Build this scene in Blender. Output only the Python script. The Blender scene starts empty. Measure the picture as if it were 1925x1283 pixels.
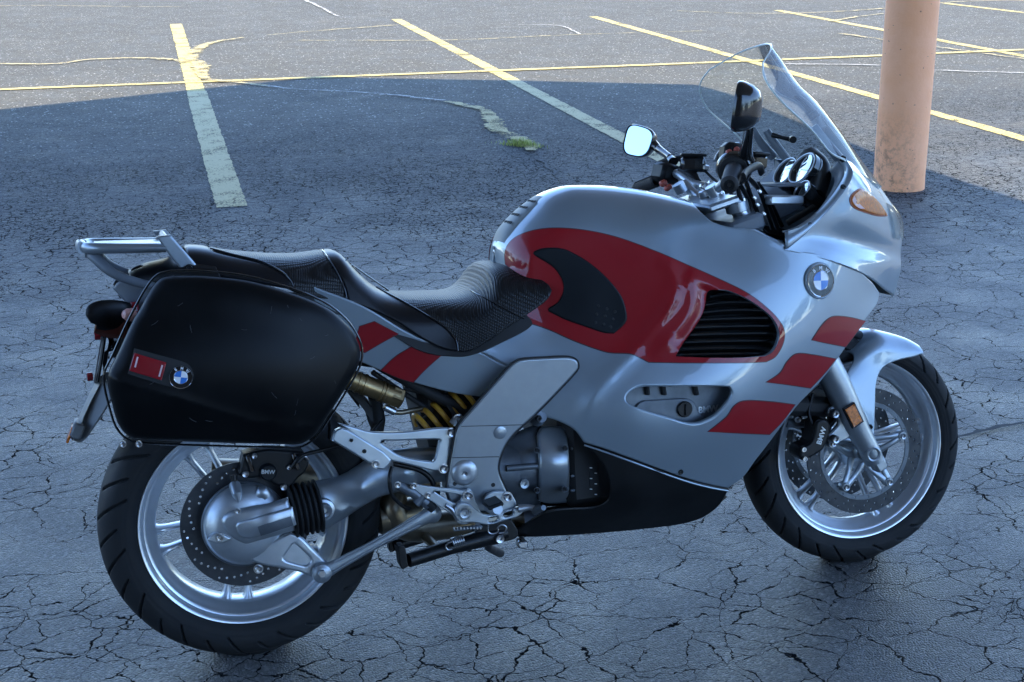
import bpy, math, random
import numpy as np
from mathutils import Matrix, Vector
from mathutils.geometry import delaunay_2d_cdt

random.seed(4); np.random.seed(4)
scn = bpy.context.scene
COL = scn.collection

# ------------------------------------------------------------------ camera
CAM = np.array([-0.2353, -2.9602, 1.6799])
YAW, PITCH, ROLL, FPX = 0.28594741, 0.31264745, -0.00788915, 2649.43
PW, PH = 1925.0, 1283.0
def cam_basis():
    f = np.array([math.sin(YAW)*math.cos(PITCH), math.cos(YAW)*math.cos(PITCH), -math.sin(PITCH)])
    r = np.array([math.cos(YAW), -math.sin(YAW), 0.0]); u = np.cross(r, f)
    c, s = math.cos(ROLL), math.sin(ROLL)
    return r*c+u*s, -r*s+u*c, f
CR, CU, CF = cam_basis()
cd = bpy.data.cameras.new('camera'); cam = bpy.data.objects.new('camera', cd); COL.objects.link(cam)
m = Matrix.Identity(4)
for i in range(3):
    m[i][0] = CR[i]; m[i][1] = CU[i]; m[i][2] = -CF[i]; m[i][3] = CAM[i]
cam.matrix_world = m
cd.sensor_width = 36.0; cd.lens = FPX/PW*36.0; cd.clip_start = 0.05; cd.clip_end = 2000
scn.camera = cam

# ------------------------------------------------------------------ light
SUN = Vector((1.1, -1.15, 3.1)).normalized()      # towards the sun
w = bpy.data.worlds.new('World'); scn.world = w; w.use_nodes = True
nt = w.node_tree; nt.nodes.clear()
sky = nt.nodes.new('ShaderNodeTexSky'); sky.sky_type = 'NISHITA'; sky.sun_disc = False
sky.sun_elevation = math.asin(SUN.z); sky.sun_rotation = math.atan2(SUN.x, SUN.y)
sky.air_density = 1.0; sky.dust_density = 0.0; sky.ozone_density = 4.4; sky.altitude = 2200
bg = nt.nodes.new('ShaderNodeBackground'); bg.inputs[1].default_value = 0.15
wo = nt.nodes.new('ShaderNodeOutputWorld')
nt.links.new(sky.outputs[0], bg.inputs[0]); nt.links.new(bg.outputs[0], wo.inputs[0])
sl = bpy.data.lights.new('sun', 'SUN'); sl.energy = 2.0; sl.angle = math.radians(0.5); sl.color = (1.0, 0.88, 0.66)
so = bpy.data.objects.new('sun', sl); COL.objects.link(so)
so.rotation_euler = SUN.to_track_quat('Z', 'Y').to_euler(); so.location = (3, -3, 12)
scn.view_settings.view_transform = 'Standard'; scn.view_settings.look = 'None'
scn.view_settings.exposure = 2.55; scn.view_settings.gamma = 1.0
scn.render.engine = 'CYCLES'

# ------------------------------------------------------------------ bike frame
LEAN, PIV = 0.165911, 0.075
cL, sL = math.cos(LEAN), math.sin(LEAN)
BM = np.array([[1, 0, 0], [0, cL, sL], [0, -sL, cL]])        # bike -> world rotation
BT = np.array([0, 0, PIV]) - BM @ np.array([0, 0, PIV])
def b2w(Q): return np.atleast_2d(Q) @ BM.T + BT
def w2b(P): return (np.atleast_2d(P) - BT) @ BM
OB = w2b(CAM)[0]
def rays(px):
    px = np.atleast_2d(np.array(px, float))[:, :2]
    d = CF + ((px[:, :1]-PW/2)/FPX)*CR - ((px[:, 1:2]-PH/2)/FPX)*CU
    return d
def P3(px, py, y):
    """point of the bike seen at photo pixel (px,py), lateral offset y (near side negative)"""
    d = (rays([[px, py]]) @ BM)[0]
    t = (y-OB[1])/d[1]
    return OB + t*d
def P3s(L): return np.array([P3(*q[:3]) for q in L])
def proj(Q):
    d = b2w(Q) - CAM
    z = d @ CF
    return np.stack([PW/2+FPX*(d @ CR)/z, PH/2-FPX*(d @ CU)/z], 1)
def ground(px, py, z=0.0):
    d = rays([[px, py]])[0]; t = (z-CAM[2])/d[2]
    return CAM + t*d

# ------------------------------------------------------------------ materials
def mat(name, color, rough=0.5, metal=0.0, coat=0.0, coat_rough=0.03, bump=None, var=None, spec=0.5,
        trans=0.0, ior=1.5, coat_ior=1.5, weave=None, flake=False, dirt=0.0):
    M = bpy.data.materials.new(name); M.use_nodes = True
    n = M.node_tree.nodes; l = M.node_tree.links
    b = n['Principled BSDF']
    b.inputs['Base Color'].default_value = (*color, 1); b.inputs['Roughness'].default_value = rough
    b.inputs['Metallic'].default_value = metal; b.inputs['Coat Weight'].default_value = coat
    b.inputs['Coat Roughness'].default_value = coat_rough; b.inputs['Coat IOR'].default_value = coat_ior; b.inputs['Specular IOR Level'].default_value = spec
    b.inputs['IOR'].default_value = ior; b.inputs['Transmission Weight'].default_value = trans
    tc = n.new('ShaderNodeTexCoord')
    def noise(scale, detail=4, rough_=0.6):
        x = n.new('ShaderNodeTexNoise'); x.inputs['Scale'].default_value = scale; x.inputs['Detail'].default_value = detail
        x.inputs['Roughness'].default_value = rough_; l.new(tc.outputs['Object'], x.inputs['Vector']); return x
    col_out = None
    if var:
        nz = noise(var[0]); mx = n.new('ShaderNodeMix'); mx.data_type = 'RGBA'
        mx.inputs[6].default_value = (*color, 1); mx.inputs[7].default_value = (*[min(1, c*var[1]) for c in color], 1)
        rp = n.new('ShaderNodeMapRange'); rp.inputs[1].default_value = 0.35; rp.inputs[2].default_value = 0.7
        l.new(nz.outputs[0], rp.inputs[0]); l.new(rp.outputs[0], mx.inputs[0]); l.new(mx.outputs[2], b.inputs['Base Color'])
        r2 = n.new('ShaderNodeMapRange'); r2.inputs[1].default_value = 0.3; r2.inputs[2].default_value = 0.75
        r2.inputs[3].default_value = rough*0.85; r2.inputs[4].default_value = min(1, rough*1.25)
        l.new(nz.outputs[0], r2.inputs[0]); l.new(r2.outputs[0], b.inputs['Roughness'])
        col_out = mx
    if bump:
        nz = noise(bump[0], 3); bp = n.new('ShaderNodeBump'); bp.inputs['Strength'].default_value = bump[1]
        bp.inputs['Distance'].default_value = bump[2] if len(bump) > 2 else 0.001
        l.new(nz.outputs[0], bp.inputs['Height']); l.new(bp.outputs[0], b.inputs['Normal'])
    if flake:
        v = n.new('ShaderNodeTexVoronoi'); v.inputs['Scale'].default_value = 1800
        l.new(tc.outputs['Object'], v.inputs['Vector'])
        mr = n.new('ShaderNodeMapRange'); mr.inputs[3].default_value = rough-0.06; mr.inputs[4].default_value = rough+0.08
        l.new(v.outputs['Color'], mr.inputs[0]); l.new(mr.outputs[0], b.inputs['Roughness'])
    if weave:   # woven vinyl: rows of small pillows
        mp = n.new('ShaderNodeMapping'); l.new(tc.outputs['Object'], mp.inputs[0])
        mp.inputs['Rotation'].default_value = (0, math.radians(-12), 0)
        sx = n.new('ShaderNodeSeparateXYZ'); l.new(mp.outputs[0], sx.inputs[0])
        def mth(op, a, bb=None):
            x = n.new('ShaderNodeMath'); x.operation = op
            for i, q in enumerate((a, bb)):
                if q is None: continue
                if isinstance(q, (int, float)): x.inputs[i].default_value = q
                else: l.new(q, x.inputs[i])
            return x.outputs[0]
        yz = mth('SUBTRACT', sx.outputs['Z'], sx.outputs['Y'])
        s1 = mth('SINE', mth('MULTIPLY', sx.outputs['X'], weave)); s2 = mth('SINE', mth('MULTIPLY', yz, weave))
        h = mth('MULTIPLY', mth('ADD', s1, 1.2), mth('ADD', s2, 1.2))
        bp = n.new('ShaderNodeBump'); bp.inputs['Strength'].default_value = 0.32; bp.inputs['Distance'].default_value = 0.0010
        l.new(h, bp.inputs['Height']); l.new(bp.outputs[0], b.inputs['Normal'])
        mx = n.new('ShaderNodeMix'); mx.data_type = 'RGBA'
        mx.inputs[6].default_value = (*[c*0.5 for c in color], 1); mx.inputs[7].default_value = (*[c*1.3 for c in color], 1)
        l.new(mth('MULTIPLY', h, 0.22), mx.inputs[0]); l.new(mx.outputs[2], b.inputs['Base Color'])
    return M

SILVER = mat('silver_paint', (0.235, 0.290, 0.330), 0.42, 0.58, 1.0, 0.015, flake=True)
RED = mat('red_paint', (0.24, 0.0015, 0.006), 0.5, 0.0, 1.0, 0.015, spec=0.2, coat_ior=1.38)
PIN = mat('dark_pinstripe', (0.03, 0.012, 0.02), 0.4, 0, 0.6)
ALU = mat('cast_aluminium', (0.46, 0.50, 0.53), 0.36, 0.8, var=(14, 0.75), bump=(700, 0.15, 0.0004))
ALUP = mat('painted_aluminium', (0.32, 0.36, 0.39), 0.34, 0.75, 0.25, 0.2, var=(10, 0.82))
ALUD = mat('grey_casting', (0.13, 0.15, 0.17), 0.45, 0.6, var=(16, 0.7), bump=(500, 0.2, 0.0004))
RIM = mat('rim_silver', (0.64, 0.68, 0.72), 0.33, 0.85, 0.5, 0.08, var=(9, 0.82))
STEEL = mat('polished_steel', (0.42, 0.43, 0.44), 0.28, 1.0)
DISC = mat('brake_steel', (0.045, 0.048, 0.052), 0.5, 0.6, var=(40, 0.75))
CHROME = mat('chrome', (0.8, 0.8, 0.8), 0.06, 1.0)
BLACKP = mat('black_plastic', (0.003, 0.0035, 0.004), 0.40, spec=0.28, var=(30, 1.5), bump=(900, 0.12, 0.0004))
CASE = mat('case_plastic', (0.002, 0.0025, 0.003), 0.36, spec=0.16, var=(7, 1.7), bump=(1300, 0.22, 0.0004))
GREYP = mat('grey_plastic', (0.10, 0.115, 0.13), 0.45, var=(20, 1.2))
BLACKG = mat('gloss_black', (0.008, 0.009, 0.010), 0.15, 0, 0.4)
MATTE = mat('matt_black', (0.008, 0.009, 0.010), 0.7)
RUBBER = mat('tyre_rubber', (0.007, 0.008, 0.009), 0.72, spec=0.3, var=(12, 1.6), bump=(260, 0.25, 0.0006))
GRIPR = mat('grip_rubber', (0.012, 0.012, 0.013), 0.6, bump=(400, 0.3, 0.0006))
PAD = mat('pad_rubber', (0.004, 0.006, 0.008), 0.45, spec=0.22, bump=(900, 0.2, 0.0004))
PADG = mat('grey_rubber', (0.16, 0.18, 0.18), 0.5)
VINYL = mat('seat_vinyl', (0.004, 0.005, 0.007), 0.36, spec=0.35, bump=(500, 0.18, 0.0005))
WEAVE = mat('seat_weave', (0.006, 0.007, 0.008), 0.42, spec=0.35, weave=1250)
BRONZE = mat('bronze_anodised', (0.30, 0.21, 0.10), 0.33, 0.9, var=(30, 0.7))
YELLOW = mat('yellow_spring', (0.55, 0.30, 0.03), 0.4, 0, 0.3)
EXH = mat('stained_steel', (0.24, 0.20, 0.14), 0.35, 0.9, var=(14, 0.6))
REDL = mat('red_lens', (0.22, 0.006, 0.012), 0.12, 0, 0.6, bump=(900, 0.35, 0.001))
REDS = mat('red_switch', (0.42, 0.08, 0.05), 0.45)
AMBER = mat('amber_lens', (0.62, 0.16, 0.008), 0.15, 0, 0.4, bump=(380, 0.5, 0.002), var=(160, 0.45))
WHITEL = mat('lamp_white', (0.75, 0.72, 0.75), 0.2, 0, 0.5)
BLUE = mat('badge_blue', (0.03, 0.17, 0.52), 0.25, 0, 0.6)
WHITE = mat('badge_white', (0.72, 0.74, 0.76), 0.3, 0, 0.6)
DIAL = mat('dial_face', (0.02, 0.024, 0.03), 0.5)
MIRROR = mat('mirror_glass', (0.62, 0.74, 0.77), 0.0, 1.0)
LENS = mat('clear_lens', (0.9, 0.93, 0.95), 0.05, 0, 0, trans=1.0, ior=1.45)
ACRYL = bpy.data.materials.new('clear_acrylic'); ACRYL.use_nodes = True
def _acryl():
    n = ACRYL.node_tree.nodes; l = ACRYL.node_tree.links; n.clear()
    o = n.new('ShaderNodeOutputMaterial'); mx = n.new('ShaderNodeMixShader')
    t = n.new('ShaderNodeBsdfTransparent'); t.inputs[0].default_value = (0.93, 0.95, 0.93, 1)
    g = n.new('ShaderNodeBsdfGlossy'); g.inputs['Roughness'].default_value = 0.03
    lw = n.new('ShaderNodeLayerWeight'); lw.inputs[0].default_value = 0.22
    rp = n.new('ShaderNodeMapRange'); rp.inputs[3].default_value = 0.02; rp.inputs[4].default_value = 0.85
    l.new(lw.outputs['Fresnel'], rp.inputs[0]); l.new(rp.outputs[0], mx.inputs[0])
    l.new(t.outputs[0], mx.inputs[1]); l.new(g.outputs[0], mx.inputs[2]); l.new(mx.outputs[0], o.inputs[0])
_acryl()
EDGE = mat('acrylic_edge', (0.62, 0.68, 0.64), 0.2, 0, 0.5)

# ------------------------------------------------------------------ object helpers
def tag(o, label=None, cat=None, group=None, kind=None):
    if label: o['label'] = label
    if cat: o['category'] = cat
    if group: o['group'] = group
    if kind: o['kind'] = kind
    return o
def obj(name, V, F, material, parent=None, smooth=True, normals=None):
    me = bpy.data.meshes.new(name); me.from_pydata([tuple(map(float, v)) for v in V], [], [tuple(map(int, f)) for f in F])
    mats = material if isinstance(material, (list, tuple)) else [material]
    for q in mats: me.materials.append(q)
    if smooth: me.shade_smooth()
    me.update()
    if normals is not None:
        me.normals_split_custom_set_from_vertices([tuple(map(float, v)) for v in normals])
    elif smooth:
        me.set_sharp_from_angle(angle=math.radians(38))
    o = bpy.data.objects.new(name, me); COL.objects.link(o)
    if parent is not None: o.parent = parent
    return o
def empty(name, parent=None):
    o = bpy.data.objects.new(name, None); COL.objects.link(o); o.empty_display_size = 0.2
    if parent is not None: o.parent = parent
    return o
def mirror_copy(o, parent):
    me = o.data.copy()
    n = len(me.vertices); co = np.empty(n*3); me.vertices.foreach_get('co', co); co = co.reshape(-1, 3); co[:, 1] *= -1
    V = co; F = [tuple(reversed(p.vertices)) for p in me.polygons]
    mats = list(me.materials); idx = [p.material_index for p in me.polygons]
    c = obj(o.name.split('.')[0], V, F, mats, parent)
    c.data.polygons.foreach_set('material_index', idx)
    c.data.set_sharp_from_angle(angle=math.radians(30))
    return c

class MB:
    """collects several solids into one mesh"""
    def __init__(s): s.V = []; s.F = []; s.n = 0
    def add(s, V, F):
        s.V += [tuple(v) for v in V]; s.F += [tuple(i+s.n for i in f) for f in F]; s.n += len(V); return s
    def build(s, name, material, parent=None, smooth=True): return obj(name, s.V, s.F, material, parent, smooth)

def catmull(P, n=8, closed=False):
    P = np.array(P, float); N = len(P); out = []
    segs = N if closed else N-1
    for i in range(segs):
        p1, p2 = P[i % N], P[(i+1) % N]
        p0 = P[(i-1) % N] if (closed or i > 0) else 2*p1-p2
        p3 = P[(i+2) % N] if (closed or i < N-2) else 2*p2-p1
        for k in range(n):
            t = k/n
            out.append(0.5*((2*p1)+(-p0+p2)*t+(2*p0-5*p1+4*p2-p3)*t*t+(-p0+3*p1-3*p2+p3)*t**3))
    if not closed: out.append(P[-1])
    return np.array(out)
def frame(d, up=(0, 0, 1)):
    d = np.array(d, float); d /= np.linalg.norm(d)+1e-12
    u = np.array(up, float)
    if abs(d @ u) > 0.95: u = np.array([1.0, 0, 0])
    a = np.cross(u, d); a /= np.linalg.norm(a); b = np.cross(d, a)
    return d, a, b
def sweep_vf(P, ra, rb=None, seg=12, smoothn=0, up=(0, 1, 0), caps=True):
    """tube along P; ra = radius along 'up'-ish direction b, rb = radius along a"""
    P = np.array(P, float); R = np.array(ra if hasattr(ra, '__len__') else [ra]*len(P), float)
    S = R if rb is None else np.array(rb if hasattr(rb, '__len__') else [rb]*len(P), float)
    if smoothn:
        Q = catmull(np.hstack([P, R[:, None], S[:, None]]), smoothn); P, R, S = Q[:, :3], Q[:, 3], Q[:, 4]
    V = []; F = []; n = len(P)
    for i in range(n):
        t = P[min(i+1, n-1)]-P[max(i-1, 0)]
        d, a, b = frame(t, up)
        for k in range(seg):
            th = 2*math.pi*k/seg
            V.append(P[i]+a*S[i]*math.cos(th)+b*R[i]*math.sin(th))
    for i in range(n-1):
        for k in range(seg):
            k2 = (k+1) % seg
            F.append((i*seg+k, i*seg+k2, (i+1)*seg+k2, (i+1)*seg+k))
    if caps: F.append(tuple(range(seg))[::-1]); F.append(tuple((n-1)*seg+k for k in range(seg)))
    return V, F
def tube(name, P, r, material, parent, rb=None, seg=12, sm=0, up=(0, 1, 0)):
    V, F = sweep_vf(P, r, rb, seg, sm, up); return obj(name, V, F, material, parent)
def lathe_vf(prof, c, axis, seg=48, a0=0.0):
    """prof list of (radius, offset along axis)"""
    d, a, b = frame(axis); c = np.array(c, float); V = []; F = []; n = len(prof)
    for r, t in prof:
        for k in range(seg):
            th = a0+2*math.pi*k/seg
            V.append(c+d*t+(a*math.cos(th)+b*math.sin(th))*r)
    for i in range(n-1):
        for k in range(seg):
            k2 = (k+1) % seg
            F.append((i*seg+k, (i+1)*seg+k, (i+1)*seg+k2, i*seg+k2))
    return V, F
def lathe(name, prof, c, axis, material, parent, seg=48, closed=False):
    if closed: prof = list(prof)+[prof[0]]
    V, F = lathe_vf(prof, c, axis, seg); return obj(name, V, F, material, parent)
def disc_prof(r, h, bev=0.002, hole=None):
    p = [(1e-5, h), (r-bev, h), (r, h-bev), (r, 0)]
    return p
NEAR = (0, -1, 0)
def bolt(px, py, y, r, parent, material=None, h=0.006, name='bolt'):
    """socket-head bolt seen from the near side"""
    c = P3(px, py, y)
    prof = [(1e-5, h*0.35), (r*0.42, h*0.35), (r*0.46, h*0.95), (r*0.85, h), (r, h*0.75), (r, 0), (r*1.35, 0.0), (r*1.35, -0.0015)]
    o = lathe(name, prof, c, NEAR, material or STEEL, parent, 20); return o
def boxvf(c, s, R=None, bev=0.003):
    """bevelled box: centre c, full size s, rotation matrix R"""
    c = np.array(c, float); h = np.array(s, float)/2; bev = min(bev, h.min()*0.9); V = []; idx = {}
    for ax in range(3):
        for sx in (-1, 1):
            for sy in (-1, 1):
                for sz in (-1, 1):
                    v = np.array([sx, sy, sz])*(h-bev); v[ax] = [sx, sy, sz][ax]*h[ax]
                    idx[(ax, sx, sy, sz)] = len(V); V.append(v)
    F = []
    for ax in range(3):
        for s_ in (-1, 1):
            o = [i for i in range(3) if i != ax]; q = []
            for a, b in ((-1, -1), (1, -1), (1, 1), (-1, 1)):
                k = [0, 0, 0]; k[ax] = s_; k[o[0]] = a; k[o[1]] = b; q.append(idx[(ax, *k)])
            F.append(q)
    for ax in range(3):
        o = [i for i in range(3) if i != ax]
        for a in (-1, 1):
            for b in (-1, 1):
                q = []
                for A, e in ((o[0], -1), (o[0], 1), (o[1], 1), (o[1], -1)):
                    k = [0, 0, 0]; k[ax] = e; k[o[0]] = a; k[o[1]] = b; q.append(idx[(A, *k)])
                F.append(q)
    for sx in (-1, 1):
        for sy in (-1, 1):
            for sz in (-1, 1): F.append([idx[(0, sx, sy, sz)], idx[(1, sx, sy, sz)], idx[(2, sx, sy, sz)]])
    V = np.array(V)
    FF = []
    for f in F:
        n_ = np.cross(V[f[1]]-V[f[0]], V[f[2]]-V[f[0]])
        FF.append(f if n_ @ V[f].mean(0) > 0 else f[::-1])
    if R is not None: V = V @ np.array(R).T
    return V+c, FF
def box(name, c, s, material, parent, R=None, bev=0.003):
    V, F = boxvf(c, s, R, bev); return obj(name, V, F, material, parent)
def rotm(ax, deg):
    return np.array(Matrix.Rotation(math.radians(deg), 3, ax))

# ------------------------------------------------------------------ surfaces
def outline(pts, step=4.0):
    """closed outline in photo pixels; a point with a third entry is a corner"""
    n = len(pts); cor = [i for i, p in enumerate(pts) if len(p) > 2]
    XY = np.array([p[:2] for p in pts], float)
    if not cor: return resample(catmull(XY, 8, True), step, True)
    out = []
    for a, b in zip(cor, cor[1:]+[cor[0]+n]):
        seg = XY[[i % n for i in range(a, b+1)]]
        c = catmull(seg, 8) if len(seg) > 2 else seg
        out.append(resample(c, step, False)[:-1])
    return np.vstack(out)
def resample(P, step, closed):
    if closed: P = np.vstack([P, P[:1]])
    d = np.r_[0, np.cumsum(np.linalg.norm(np.diff(P, axis=0), axis=1))]
    n = max(2, int(round(d[-1]/step))); t = np.linspace(0, d[-1], n+1)
    R = np.stack([np.interp(t, d, P[:, i]) for i in range(P.shape[1])], 1)
    return R[:-1] if closed else R
def circle_px(cx, cy, r, ry=None, n=24):
    return [(cx+r*math.cos(2*math.pi*k/n), cy+(ry or r)*math.sin(2*math.pi*k/n)) for k in range(n)]

def dist_poly(P, Q, closed=True, par=False):
    """distance of points P to polyline Q, and signed side"""
    A = Q if closed else Q[:-1]; B = np.roll(Q, -1, 0) if closed else Q[1:]
    best = np.full(len(P), 1e9); side = np.zeros(len(P)); T_ = np.zeros(len(P)); nA = len(A)
    for ii, (a, b) in enumerate(zip(A, B)):
        ab = b-a; L2 = ab @ ab+1e-18
        t = np.clip(((P-a) @ ab)/L2, 0, 1); pr = a+t[:, None]*ab; d = np.hypot(*(P-pr).T)
        s = ab[0]*(P[:, 1]-a[1])-ab[1]*(P[:, 0]-a[0])
        mk = d < best; best[mk] = d[mk]; side[mk] = s[mk]; T_[mk] = (ii+t[mk])/nA
    return (best, side, T_) if par else (best, side)
def inside(P, Q):
    r = np.zeros(len(P), bool); x, y = P[:, 0], P[:, 1]
    for (x1, y1), (x2, y2) in zip(Q, np.roll(Q, -1, 0)):
        if y1 == y2: continue
        c = ((y1 > y) != (y2 > y)) & (x < (x2-x1)*(y-y1)/(y2-y1)+x1)
        r ^= c
    return r

class Surf:
    off = 0.0
    def inv(s, px, it=30):
        px = np.atleast_2d(np.array(px, float))[:, :2]; ab = s.guess(px)
        e = s.eps
        for k in range(it):
            Q = s.S(ab[:, 0], ab[:, 1]); r = proj(Q)-px
            Ja = (proj(s.S(ab[:, 0]+e, ab[:, 1]))-proj(Q))/e; Jb = (proj(s.S(ab[:, 0], ab[:, 1]+e))-proj(Q))/e
            # damped least squares per point
            A = (Ja*Ja).sum(1)+1.0; Bm = (Ja*Jb).sum(1); C = (Jb*Jb).sum(1)+1.0
            g1 = (Ja*r).sum(1); g2 = (Jb*r).sum(1); D = A*C-Bm*Bm+1e-9
            st = np.stack([-(C*g1-Bm*g2)/D, -(A*g2-Bm*g1)/D], 1)
            ab = s.clamp(ab+np.clip(st, -s.maxstep, s.maxstep))
        return ab
    def clamp(s, ab): return ab
    eps = 1e-4; maxstep = 0.05
    def normal(s, a, b, f=None):
        f = f or s.S; e = 4e-4
        ta = f(a+e, b)-f(a-e, b); tb = f(a, b+e)-f(a, b-e)
        n = np.cross(ta, tb); n /= np.linalg.norm(n, axis=1)[:, None]+1e-12
        return n*s.flip
    flip = 1.0
class HF(Surf):
    """side surface y = -h(x,z) through control points (px,py,h)"""
    def __init__(s, ctrl, reg=2e-4, feats=(), rear=None):
        Q = P3s([(a, b, -h) for a, b, h in ctrl]); s.P = Q[:, [0, 2]]; v = -Q[:, 1]
        K = s.phi(np.linalg.norm(s.P[:, None]-s.P[None], axis=2))+reg*np.eye(len(v))
        n = len(v); A = np.zeros((n+3, n+3)); A[:n, :n] = K; A[:n, n] = 1; A[:n, n+1:] = s.P; A[n, :n] = 1; A[n+1:, :n] = s.P.T
        s.w = np.linalg.solve(A, np.r_[v, 0, 0, 0]); s.feats = []; s.rear = rear; s.ymean = v.mean()
        for pl, amp, s1, s2 in feats:
            ab = s.inv(catmull(pl, 6)); s.pending = None; s.feats.append((ab, amp, s1, s2))
    def phi(s, r): return np.where(r > 1e-9, r*r*np.log(r+1e-12), 0)
    def H(s, x, z):
        P = np.stack([x, z], 1); n = len(s.P)
        D = np.sqrt(((P[:, None]-s.P[None])**2).sum(2)); h = s.phi(D) @ s.w[:n]+s.w[n]+P @ s.w[n+1:]
        for pl, amp, s1, s2 in s.feats:
            d, sd, tt = dist_poly(P, pl, False, True); sg = np.where(sd > 0, s1, s2)
            q = np.clip(np.minimum(tt, 1-tt)/0.16, 0, 1); h = h+amp*q*q*(3-2*q)*np.exp(-(d/sg)**1.6)
        if s.rear is not None:
            x0, r, za, zb = s.rear; t = np.clip((x0+r-x)/r, 0, 1)*np.clip((z-za)/(zb-za), 0, 1); h = h*np.sqrt(np.clip(1-t*t, 0.0004, 1))
        return h
    def S(s, a, b): return np.stack([a, -s.H(a, b), b], 1)
    def guess(s, px):
        Q = P3s([(p[0], p[1], -s.ymean) for p in px]); return Q[:, [0, 2]]
class Flat(HF):
    def __init__(s, y): s.h = -y; s.ymean = -y; s.feats = []
    def H(s, x, z): return np.full(len(x), s.h)
class Tilt(HF):
    """plane through three (px,py,h)"""
    def __init__(s, c3):
        Q = P3s([(a, b, -h) for a, b, h in c3]); A = np.c_[np.ones(3), Q[:, 0], Q[:, 2]]
        s.c = np.linalg.solve(A, -Q[:, 1]); s.ymean = (-Q[:, 1]).mean()
    def H(s, x, z): return s.c[0]+s.c[1]*x+s.c[2]*z
class Cap(Surf):
    """side surface that rolls over the top to a crest line; second coordinate = arc length from the crest"""
    def __init__(s, top, side, R, p=1.0):
        Q = P3s([(a, b, -y) for a, b, y in top]); C = catmull(Q, 10); C = C[np.argsort(C[:, 0])]
        s.tx, s.tz, s.ty = C[:, 0], C[:, 2], -C[:, 1]; s.side = side; s.p = p
        s.rx = np.array([P3(a, 500, -0.1)[0] for a, r in R]); s.rr = np.array([r for a, r in R])
    def top(s, a):
        e = 0.006
        f = lambda q, v: np.interp(q, s.tx, v)
        sm = lambda v: (f(a-e, v)+f(a, v)*2+f(a+e, v))/4
        return sm(s.tz), sm(s.ty), (np.interp(a-0.02, s.rx, s.rr)+2*np.interp(a, s.rx, s.rr)+np.interp(a+0.02, s.rx, s.rr))/4
    def S(s, a, b):
        zt, yc, R = s.top(a); th = np.clip(b/R, 0, math.pi/2)
        z = np.where(b < R*math.pi/2, zt-R*(1-np.cos(th)), zt-R-(b-R*math.pi/2))
        Hs = s.side.H(a, z); k = np.sin(th)**s.p
        return np.stack([a, -(yc+(np.maximum(Hs, yc)-yc)*k), z], 1)
    def guess(s, px):
        Q = P3s([(p[0], p[1], -s.side.ymean*0.6) for p in px]); zt, yc, R = s.top(Q[:, 0])
        return np.stack([Q[:, 0], np.maximum(zt-Q[:, 2], 0.02)], 1)
    def clamp(s, ab): ab[:, 1] = np.maximum(ab[:, 1], 0); return ab
class Loft(Surf):
    """bicubic surface through a net of 3D points; coordinates scaled to metres"""
    def __init__(s, net, flip=1.0):
        N = np.array(net, float); s.N = N; s.R, s.C = N.shape[:2]; s.flip = flip
        s.sa = np.linalg.norm(np.diff(N, axis=0), axis=2).mean(); s.sb = np.linalg.norm(np.diff(N, axis=1), axis=2).mean()
        E = np.zeros((s.R+2, s.C+2, 3)); E[1:-1, 1:-1] = N
        E[0, 1:-1] = 2*N[0]-N[1]; E[-1, 1:-1] = 2*N[-1]-N[-2]; E[:, 0] = 2*E[:, 1]-E[:, 2]; E[:, -1] = 2*E[:, -2]-E[:, -3]; s.E = E
    def S(s, a, b):
        u = np.asarray(a)/s.sa; v = np.asarray(b)/s.sb
        i = np.clip(np.floor(u).astype(int), 0, s.R-2); j = np.clip(np.floor(v).astype(int), 0, s.C-2); tu = u-i; tv = v-j
        def wts(t): return [0.5*(-t+2*t*t-t**3), 0.5*(2-5*t*t+3*t**3), 0.5*(t+4*t*t-3*t**3), 0.5*(-t*t+t**3)]
        wu, wv = wts(tu), wts(tv); o = 0
        for k in range(4):
            for l in range(4): o = o+(wu[k]*wv[l])[:, None]*s.E[i+k, j+l]
        return o
    def guess(s, px):
        a = np.linspace(0, (s.R-1)*s.sa, 25); b = np.linspace(0, (s.C-1)*s.sb*s.half, 25); A, B_ = np.meshgrid(a, b); A = A.ravel(); B_ = B_.ravel()
        q = proj(s.S(A, B_)); o = []
        for p in px:
            k = np.argmin(((q-p)**2).sum(1)); o.append((A[k], B_[k]))
        return np.array(o)
    def clamp(s, ab):
        ab[:, 0] = np.clip(ab[:, 0], 0, (s.R-1)*s.sa); ab[:, 1] = np.clip(ab[:, 1], 0, (s.C-1)*s.sb*s.half); return ab
    half = 1.0
    def full(s, ia=(0, None), ib=(0, None)):
        a0 = ia[0]*s.sa; a1 = (s.R-1 if ia[1] is None else ia[1])*s.sa; b0 = ib[0]*s.sb; b1 = (s.C-1 if ib[1] is None else ib[1])*s.sb
        return np.array([(a0, b0), (a1, b0), (a1, b1), (a0, b1)])

def densify(P, step):
    out = []
    for a, b in zip(P, np.roll(P, -1, 0)):
        n = max(1, int(np.ceil(np.linalg.norm(b-a)/step)))
        for k in range(n): out.append(a+(b-a)*k/n)
    return np.array(out)

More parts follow.
